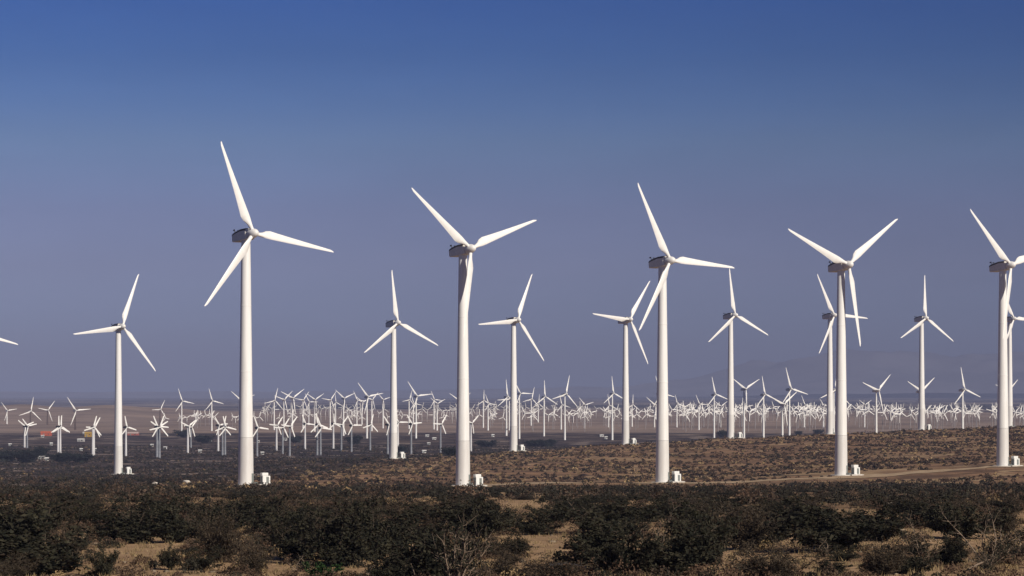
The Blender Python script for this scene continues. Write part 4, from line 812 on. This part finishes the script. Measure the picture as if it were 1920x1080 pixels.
# ------------------------------------------------------------------ hundreds of tiny turbines far away (one mesh each)
def tiny_mesh(psi, yaw):
    me_parts = []
    bm = bmesh.new()
    loft(bm, [circ(.36, -.6, 8), circ(.26, 15.6, 8)])
    for f in bm.faces: f.material_index = 1
    loft(bm, [octring(-.9, 1.0, .5, .5, .15, 16), octring(1.6, 1.0, .5, .5, .15, 16)])
    b = blade_mesh("b", 7.4, .95, .2, .3, .5)
    for k in range(3):
        mtx = Matrix.Translation((0, -1.4, 16)) @ Matrix.Rotation(R(psi + 120 * k), 4, 'Y')
        b2 = b.copy(); b2.transform(mtx); bm.from_mesh(b2); bpy.data.meshes.remove(b2)
    bpy.data.meshes.remove(b)
    me = mesh_bm("small_wind_turbine", bm, M_BLADE, True); me.materials.append(M_TINYT); return me
TINY = [tiny_mesh(k * 15, 0) for k in range(8)]
for i, (x, y, k, h) in enumerate(DATA_TINY):
    o = link("small_wind_turbine", TINY[k]); o.location = (x, y, gz(x, y)); o.rotation_euler = (0, 0, YAW + random.uniform(-.35, .35)); o.scale = (h, h, h)
    tag(o, "tiny white wind turbine in the dense far field across the tan flats", "wind turbine", "tiny turbines in the far field")

# the farthest ones, past the three hundred above, read only as a pale fringe
def far_fringe():
    g = np.random.default_rng(21); Vs, Fs, o = [], [], 0; tm = []
    for me in TINY:
        me.calc_loop_triangles(); v = np.empty(len(me.vertices) * 3, np.float32); me.vertices.foreach_get("co", v)
        t = np.empty(len(me.loop_triangles) * 3, np.int32); me.loop_triangles.foreach_get("vertices", t); tm.append((v.reshape(-1, 3), t.reshape(-1, 3)))
    for k in range(170):
        u = g.uniform(-.088, .177); d = g.uniform(3500, 4900) if u > 0 else g.uniform(3700, 4600); x = u * d; v, t = tm[k % len(tm)]
        a = YAW + g.normal() * .25; c, s_ = math.cos(a), math.sin(a); sc = g.uniform(.9, 1.2)
        w = np.stack([v[:, 0] * c - v[:, 1] * s_, v[:, 0] * s_ + v[:, 1] * c, v[:, 2]], 1) * sc + np.array([x, d, gz(x, d)])
        Vs.append(w); Fs.append(t + o); o += len(v)
    return link("distant_turbine_field", mesh_np("distant_turbine_field", np.concatenate(Vs), np.concatenate(Fs), mottled("far_turbine_paint", (.62, .60, .57), (.5, .48, .46), .5, .7, .2)))
tag(far_fringe(), "pale fringe of the farthest tiny turbines behind the countable ones", "turbine field", None, 'stuff')

# ------------------------------------------------------------------ plants
def leaf_quads(P, size, g, flat=.0):
    """one small kite-shaped leaf cluster face per point"""
    n = len(P); d = g.normal(size=(n, 3)); d /= np.linalg.norm(d, axis=1)[:, None]
    a = np.cross(d, g.normal(size=(n, 3))); a /= np.linalg.norm(a, axis=1)[:, None]; b = np.cross(d, a)
    s = size * g.uniform(.6, 1.4, n)[:, None]
    V = np.stack([P - a * s, P + b * s * .55, P + a * s, P - b * s * .55], 1).reshape(-1, 3)
    return V, np.arange(4 * n).reshape(-1, 4)

def bush_mesh(kind, seed):
    """unit bush: about 1 wide (x,y) and 1 tall; returns foliage mesh and branches mesh"""
    g = np.random.default_rng(seed); BV, BF, LP = [], [], []
    n_stem = {'A': 20, 'B': 26, 'C': 11, 'G': 14}[kind]
    lobes = g.uniform(-1, 1, (5, 2)); 
    for i in range(n_stem):
        az = g.uniform(0, 2 * math.pi); sp = g.uniform(.08, 1.0) ** .8
        L = g.uniform(.42, 1.12) * (1 - .25 * sp)
        L *= 1 + .22 * math.sin(az * 2 + seed) + .12 * math.sin(az * 3 + seed * 2)
        p = np.array([g.normal() * .035, g.normal() * .035, -.03]); pts = [p.copy()]
        dirv = np.array([math.cos(az) * sp * .75, math.sin(az) * sp * .75, 1.0]); m = 7
        for k in range(m):
            dirv = dirv + g.normal(size=3) * (.24 if kind == 'C' else .17) + np.array([math.cos(az), math.sin(az), -.1]) * .07 * sp
            dv = dirv / np.linalg.norm(dirv); p = p + dv * L / m; pts.append(p.copy())
        rad = np.linspace(.021 if kind == 'C' else .012, .003, m + 1)
        v, f = tube_arrays(pts, rad, 4); o = len(BV); BV.extend(v); BF.extend([tuple(q + o for q in ff) for ff in f])
        for k in range(2, m + 1):
            for r_ in range({'A': 3, 'B': 3, 'C': 2, 'G': 3}[kind]):
                d2 = dv * .6 + g.normal(size=3) * .65; d2[2] = abs(d2[2]) * .8; d2 /= np.linalg.norm(d2)
                l2 = g.uniform(.08, .24); q = [pts[k] + d2 * l2 * t + g.normal(size=3) * .008 for t in (0, .35, .7, 1.)]
                q[0] = pts[k]
                v, f = tube_arrays(q, [.006, .0045, .003, .002], 3); o = len(BV); BV.extend(v); BF.extend([tuple(w + o for w in ff) for ff in f])
                nl = {'A': 20, 'B': 13, 'C': 9, 'G': 30}[kind]
                t = g.uniform(.2, 1.1, nl); c = np.array(q[0])[None] + (np.array(q[3]) - q[0])[None] * t[:, None]
                LP.append(c + g.normal(size=(nl, 3)) * (.030 if kind != 'B' else .04))
    LP = np.concatenate(LP); LP = LP[LP[:, 2] > .02]
    V, Fq = leaf_quads(LP, {'A': .026, 'B': .019, 'C': .02, 'G': .028}[kind], g)
    sc = np.array([1 / max(.3, np.percentile(np.abs(V[:, 0]), 97) * 2), 1 / max(.3, np.percentile(np.abs(V[:, 1]), 97) * 2), 1 / np.percentile(V[:, 2], 98)])
    fm = {'A': M_LEAF, 'B': M_LEAFB, 'C': M_LEAF, 'G': M_LEAFG}[kind]; tm = M_PALE if kind == 'C' else M_TWIG
    return mesh_np("foliage", V * sc, Fq, fm), mesh_np("branches", np.array(BV) * sc, np.array(BF), tm)

BUSH = {'A': [bush_mesh('A', s) for s in range(6)], 'B': [bush_mesh('B', 20 + s) for s in range(4)], 'C': [bush_mesh('C', 40 + s) for s in range(3)], 'G': [bush_mesh('G', 60)]}
n_bush = [0]
def shrub(x, y, w, h, kind, label, group):
    h = min(h, max(.55, (-gz(x, y) - 192 / 5444 * y) / 1.3))
    k = n_bush[0]; n_bush[0] += 1
    fo, br = BUSH[kind][k % len(BUSH[kind])]
    r = empty("desert_shrub", (x, y, gz(x, y) - .03), random.uniform(0, 6.28)); r.scale = (w, w * random.uniform(.85, 1.1), h)
    tag(r, label, "shrub", group)
    link("foliage", fo, r); link("branches", br, r)
    return r

for x, y, w, h, k, label in DATA_BUSH:
    shrub(x, y, w, h, k, label, "large shrubs of the foreground thicket")
CLEAR = DATA_CLEAR
def is_clear(x, y, w=.5, h=.2):
    for cx, cy, a, b in CLEAR:
        if ((x - cx) / a) ** 2 + ((y - cy) / (b + 6)) ** 2 < 1: return True
        # nothing tall between the camera and the bare sand
        if y < cy + b and abs(x / y - cx / cy) < a / cy + .25 * w / y:
            near = cy - b
            if (gz(x, y) + h * .9) / y > gz(cx, near) / near + .004: return True
    return False
placed = [(b[0], b[1]) for b in DATA_BUSH]; tries = 0
SHARED = {'A': "dark green-black desert shrub filling the foreground thicket", 'B': "brown half-dry desert shrub filling the foreground thicket", 'C': "shrub with bare pale stems filling the foreground thicket"}
while len(placed) < 54 + 205 and tries < 6000:
    tries += 1
    y = math.exp(random.uniform(math.log(100), math.log(420))); x = random.uniform(-.195, .195) * y
    if y < 150 and random.random() < .15: continue
    w = random.uniform(1.6, 3.3) * (1.15 if y > 220 else 1); h = w * random.uniform(.42, .68)
    if y < 150: w = random.uniform(.9, 2.0); h = w * random.uniform(.45, .7)
    if is_clear(x, y, w, h): continue
    if any(abs(x - a) < 1.5 and abs(y - b) < 2.5 for a, b in placed): continue
    placed.append((x, y))
    if y > 300: h = min(h, 1.15)
    elif y > 200: h = min(h, 1.5)
    k = random.choices('ABC', (5.5, 4.5, 1.1))[0]
    shrub(x, y, w, h, k, SHARED[k], "shrubs filling the foreground thicket")

# low scrub on the rise and the plain: far too many to count
def scrub_mesh():
    g = np.random.default_rng(3); Vs, Fs, Cs, o = [], [], [], 0
    N = 154000
    u = g.uniform(-.30, .30, N); d = np.where(g.uniform(0, 1, N) < .95, np.sqrt(g.uniform(230 ** 2, 2150 ** 2, N)), np.sqrt(g.uniform(90 ** 2, 230 ** 2, N))); x = u * d; keep = np.ones(N, bool)
    for px, py, r in PADS: keep &= ((x - px) ** 2 + ((d - py) * .8) ** 2) > r * r
    for px, py in ROAD[::2]: keep &= ~((np.abs(x - px) < 4) & (d > py - (110 if px < 62 else 60)) & (d < py + 7))
    # clearing in front of the right-hand towers
    keep &= ~(((x - 100) / 26) ** 2 + ((d - 838) / 16) ** 2 < 1); keep &= ~(((x - 150) / 30) ** 2 + ((d - 872) / 14) ** 2 < 1)
    for cx, cy, a, b in CLEAR: keep &= ((x - cx) / a) ** 2 + ((d - cy) / (b + 5)) ** 2 > 1
    patch = np.sin(x * .055 + 1.3 * np.sin(d * .021)) * np.sin(d * .031 + x * .02) + .5 * np.sin(x * .13 + d * .07)
    dens = np.interp(d, [90, 420, 640, 800, 1500, 2150], [.55, .55, .5, .40, .36, .25]) * np.clip(.95 + .95 * patch, .25, 2.4) * np.where((np.abs(u) > .19) & (d < 420), 2.0, 1.0)
    left = d > 1320 + 3 * x + 14 * np.minimum(0, x + 58)
    keep &= g.uniform(0, 1, N) < np.where(left, dens * .8, dens)
    x, d, left, patch = x[keep], d[keep], left[keep], patch[keep]; z = ground(x, d); n = len(x)
    print("scrub bushes", n)
    w = g.lognormal(.0, .38, n) * np.interp(d, [90, 200, 230, 640, 700, 2100], [.7, .9, 1.35, 1.4, 1.15, 1.6]); h = w * g.uniform(.32, .62, n)
    kind = g.uniform(0, 1, n)
    dk = np.array([.030, .027, .020]); br = np.array([.070, .048, .034]); st = np.array([.27, .19, .10]); rd = np.array([.092, .058, .039])
    for lo, hi, q, ls in ((80, 230, 260, .045), (230, 420, 130, .13), (420, 760, 60, .2), (760, 1200, 26, .30), (1200, 2200, 14, .42)):
        s = np.nonzero((d >= lo) & (d < hi))[0]
        if not len(s): continue
        m = len(s); r = g.uniform(0, 1, (m, q)) ** .5; az = g.uniform(0, 6.283, (m, q)); t = g.uniform(0, 1, (m, q))
        zz = t * (1 - .55 * r ** 2); rr = r * (1 - .35 * t)
        wob = 1 + .25 * np.sin(az * 2 + s[:, None])
        P = np.stack([x[s][:, None] + rr * wob * np.cos(az) * w[s][:, None] * .6, d[s][:, None] + rr * wob * np.sin(az) * w[s][:, None] * .6, z[s][:, None] - .05 + zz * h[s][:, None]], -1).reshape(-1, 3)
        V, Fq = leaf_quads(P, ls, g); V[:, 2] = np.maximum(V[:, 2], np.repeat(np.repeat(z[s], q), 4) - .1)
        k = kind[s]; near_dark = ((d[s] < 690) & (d[s] > 230)) | left[s]
        C = np.where((k < np.where(near_dark, .72, .30))[:, None], dk, np.where((k < np.where(near_dark, .97, .62))[:, None], br, np.where((k < np.where(near_dark, .99, np.where(d[s] < 230, .95, .86)))[:, None], rd, st)))
        C = C * g.uniform(.7, 1.35, m)[:, None]
        C = np.repeat(C, q * 4, 0) * np.repeat(g.uniform(.75, 1.25, m * q), 4)[:, None]
        Vs.append(V); Fs.append(Fq + o); Cs.append(C); o += len(V)
    m_, nn, l, p = mat("low_scrub", .9, (.05, .04, .03), .08)
    at = nn.new("ShaderNodeAttribute"); at.attribute_name = "plant_colour"; l.new(at.outputs["Color"], p.inputs["Base Color"])
    me = mesh_np("scrub_vegetation", np.concatenate(Vs), np.concatenate(Fs), m_)
    a = me.color_attributes.new("plant_colour", 'FLOAT_COLOR', 'POINT'); C = np.concatenate(Cs)
    a.data.foreach_set("color", np.concatenate([C, np.ones((len(C), 1))], 1).astype(np.float32).ravel())
    return link("scrub_vegetation", me)
tag(scrub_mesh(), "low brown and dark scrub scattered over the rise and the plain", "scrub", None, 'stuff')

def grass_mesh():
    g = np.random.default_rng(5); N = 9000
    d = np.exp(g.uniform(math.log(88), math.log(340), N)); x = g.uniform(-.2, .2, N) * d; z = ground(x, d)
    B = 7; P = np.repeat(np.stack([x, d, z - .02], 1), B, 0) + np.concatenate([g.normal(size=(N * B, 2)) * .1, np.zeros((N * B, 1))], 1)
    h = np.repeat(g.uniform(.1, .32, N), B) * g.uniform(.5, 1.1, N * B); a = g.uniform(0, 6.283, N * B); le = g.normal(size=(N * B, 2)) * .4
    W = np.stack([np.cos(a), np.sin(a), np.zeros(N * B)], 1) * .022
    T = P + np.concatenate([le * h[:, None], h[:, None]], 1)
    V = np.stack([P - W, P + W, T], 1).reshape(-1, 3)
    return link("dry_grass", mesh_np("dry_grass", V, np.arange(3 * N * B).reshape(-1, 3), M_GRASS))
tag(grass_mesh(), "dry straw grass tufts on the sandy foreground", "grass", None, 'stuff')

def gravel_mesh():
    g = np.random.default_rng(6); N = 1500
    d = np.exp(g.uniform(math.log(88), math.log(420), N)); x = g.uniform(-.2, .2, N) * d; z = ground(x, d)
    bm = bmesh.new(); bmesh.ops.create_icosphere(bm, subdivisions=1, radius=1); bv = np.array([v.co[:] for v in bm.verts]); bf = np.array([[v.index for v in f.verts] for f in bm.faces]); bm.free()
    s = g.lognormal(-2.95, .45, N); Vs = bv[None] * (1 + .35 * g.normal(size=(N, len(bv), 1))).clip(.5, 1.5) * np.stack([s * 1.4, s * 1.1, s * .7], 1)[:, None]
    Vs = Vs + np.stack([x, d, z + s * .2], 1)[:, None]
    Fq = bf[None] + (np.arange(N) * len(bv))[:, None, None]
    return link("gravel", mesh_np("gravel", Vs.reshape(-1, 3), Fq.reshape(-1, 3), M_STONE))
tag(gravel_mesh(), "pale stones and gravel strewn over the sandy foreground", "gravel", None, 'stuff')

# a few boulders and fallen branches one can point to
def boulder(x, y, s, seed, label):
    g = np.random.default_rng(seed); bm = bmesh.new(); bmesh.ops.create_icosphere(bm, subdivisions=3, radius=1)
    ax = g.normal(size=(6, 3))
    for v in bm.verts:
        c = np.array(v.co[:]); k = 1 + sum(.07 * math.sin(3 * float(c @ a) + i) for i, a in enumerate(ax)); v.co = Vector((c[0] * k * 1.3, c[1] * k, c[2] * k * .75))
    o = link("boulder", mesh_bm("boulder", bm, M_BOULD, False)); o.location = (x, y, gz(x, y) + s * .3); o.scale = (s, s, s); tag(o, label, "rock", "pale boulders in the foreground")
for a in DATA_BOULDER: boulder(*a)

def branch(pts, r, label, m):
    V, Fq = tube_arrays([(x, y, gz(x, y) + h) for x, y, h in pts], np.linspace(r, r * .35, len(pts)), 7)
    o = link("fallen_branch", mesh_np("fallen_branch", np.array(V), np.array(Fq), m, True)); tag(o, label, "branch", "fallen branches in the foreground")
M_LOG = mottled("dark_weathered_wood", (.035, .033, .04), (.06, .055, .06), 2, .8, .2)
for pts, r, label, k in DATA_BRANCH: branch(pts, r, label, M_LOG if k else M_PALE)

# ------------------------------------------------------------------ trees and small buildings on the dark plain
def tree_mesh(seed):
    g = np.random.default_rng(seed); BV, BF, LP = [], [], []
    for i in range(9):
        az = g.uniform(0, 6.283); sp = g.uniform(.2, .9); pts = [np.array([0, 0, -.02]), np.array([.01, 0, .16])]
        for k in range(4): pts.append(pts[-1] + np.array([math.cos(az) * sp * .13, math.sin(az) * sp * .13, .16]) + g.normal(size=3) * .03)
        v, f = tube_arrays(pts, np.linspace(.035, .008, len(pts)), 5); o = len(BV); BV.extend(v); BF.extend([tuple(q + o for q in ff) for ff in f])
        for k in range(2, len(pts)):
            for c in range(3):
                ce = pts[k] + g.normal(size=3) * .11; LP.append(ce + g.normal(size=(34, 3)) * np.array([.085, .085, .06]))
    LP = np.concatenate(LP); LP = LP[(LP[:, 2] > .06)]; V, Fq = leaf_quads(LP, .045, g)
    sc = np.array([1 / (np.percentile(np.abs(V[:, 0]), 97) * 2), 1 / (np.percentile(np.abs(V[:, 1]), 97) * 2), 1 / np.percentile(V[:, 2], 99)])
    return mesh_np("crown", V * sc, Fq, M_TREE), mesh_np("trunk", np.array(BV) * sc, np.array(BF), M_TWIG)
TREES = [tree_mesh(100 + s) for s in range(4)]
for i, (x, y, w, h, label) in enumerate(DATA_TREE):
    r = empty("desert_tree", (x, y, gz(x, y) - .1), i * 1.7); r.scale = (w, w, h); tag(r, label, "tree", "dark trees on the plain")
    c, t = TREES[i % 4]; link("crown", c, r); link("trunk", t, r)

SH = {}
def colour(c):
    if c not in SH: SH[c] = mottled("painted_wall_%d" % len(SH), c, tuple(v * .82 for v in c), .6, .8, .2)
    return SH[c]
def shed(x, y, w, dp, h, wall, roof, label, cat="building"):
    r = empty("shed", (x, y, gz(x, y)), R(random.uniform(-12, 20))); tag(r, label, cat, "small buildings on the plain")
    bm = bmesh.new(); add_box(bm, (0, 0, h * .5 - .3), (w, dp, h + .6)); link("wall", mesh_bm("wall", bm, colour(wall)), r)
    bm = bmesh.new(); e = .3
    loft(bm, [[(sx, -dp / 2 - e, h + .02), (sx, 0, h + dp * .22), (sx, dp / 2 + e, h + .02), (sx, dp / 2 + e, h + .17), (sx, 0, h + dp * .22 + .17), (sx, -dp / 2 - e, h + .17)] for sx in (-w / 2 - e, w / 2 + e)])
    link("roof", mesh_bm("roof", bm, colour(roof)), r)
    bm = bmesh.new(); add_box(bm, (-w * .2, -dp / 2 - .03, min(1.05, h * .42)), (1.0, .08, min(2.1, h * .84))); link("door", mesh_bm("door", bm, M_VENT), r)
    bm = bmesh.new(); add_box(bm, (w * .22, -dp / 2 - .03, h * .6), (1.2, .08, .8)); link("window", mesh_bm("window", bm, M_DARK), r)
for a in DATA_SHED: shed(*a)

# ------------------------------------------------------------------ haze
bm = bmesh.new()
x0, x1, y0, y1, z0, z1 = -29000, 29000, -200, 31500, -60, 400
add_box(bm, ((x0 + x1) / 2, (y0 + y1) / 2, (z0 + z1) / 2), (x1 - x0, y1 - y0, z1 - z0))
hm = bpy.data.materials.new("desert_haze"); hm.use_nodes = True; hn = hm.node_tree.nodes; hl = hm.node_tree.links
hn.remove(hn["Principled BSDF"]); pv = hn.new("ShaderNodeVolumePrincipled")
pv.inputs["Color"].default_value = (.27, .305, .49, 1); pv.inputs["Density"].default_value = 8e-5; pv.inputs["Anisotropy"].default_value = -.3
hl.new(pv.outputs[0], hn["Material Output"].inputs["Volume"])
hz = link("haze", mesh_bm("haze", bm, hm)); tag(hz, "thin bluish dust haze over the whole valley", "haze", None, 'stuff')
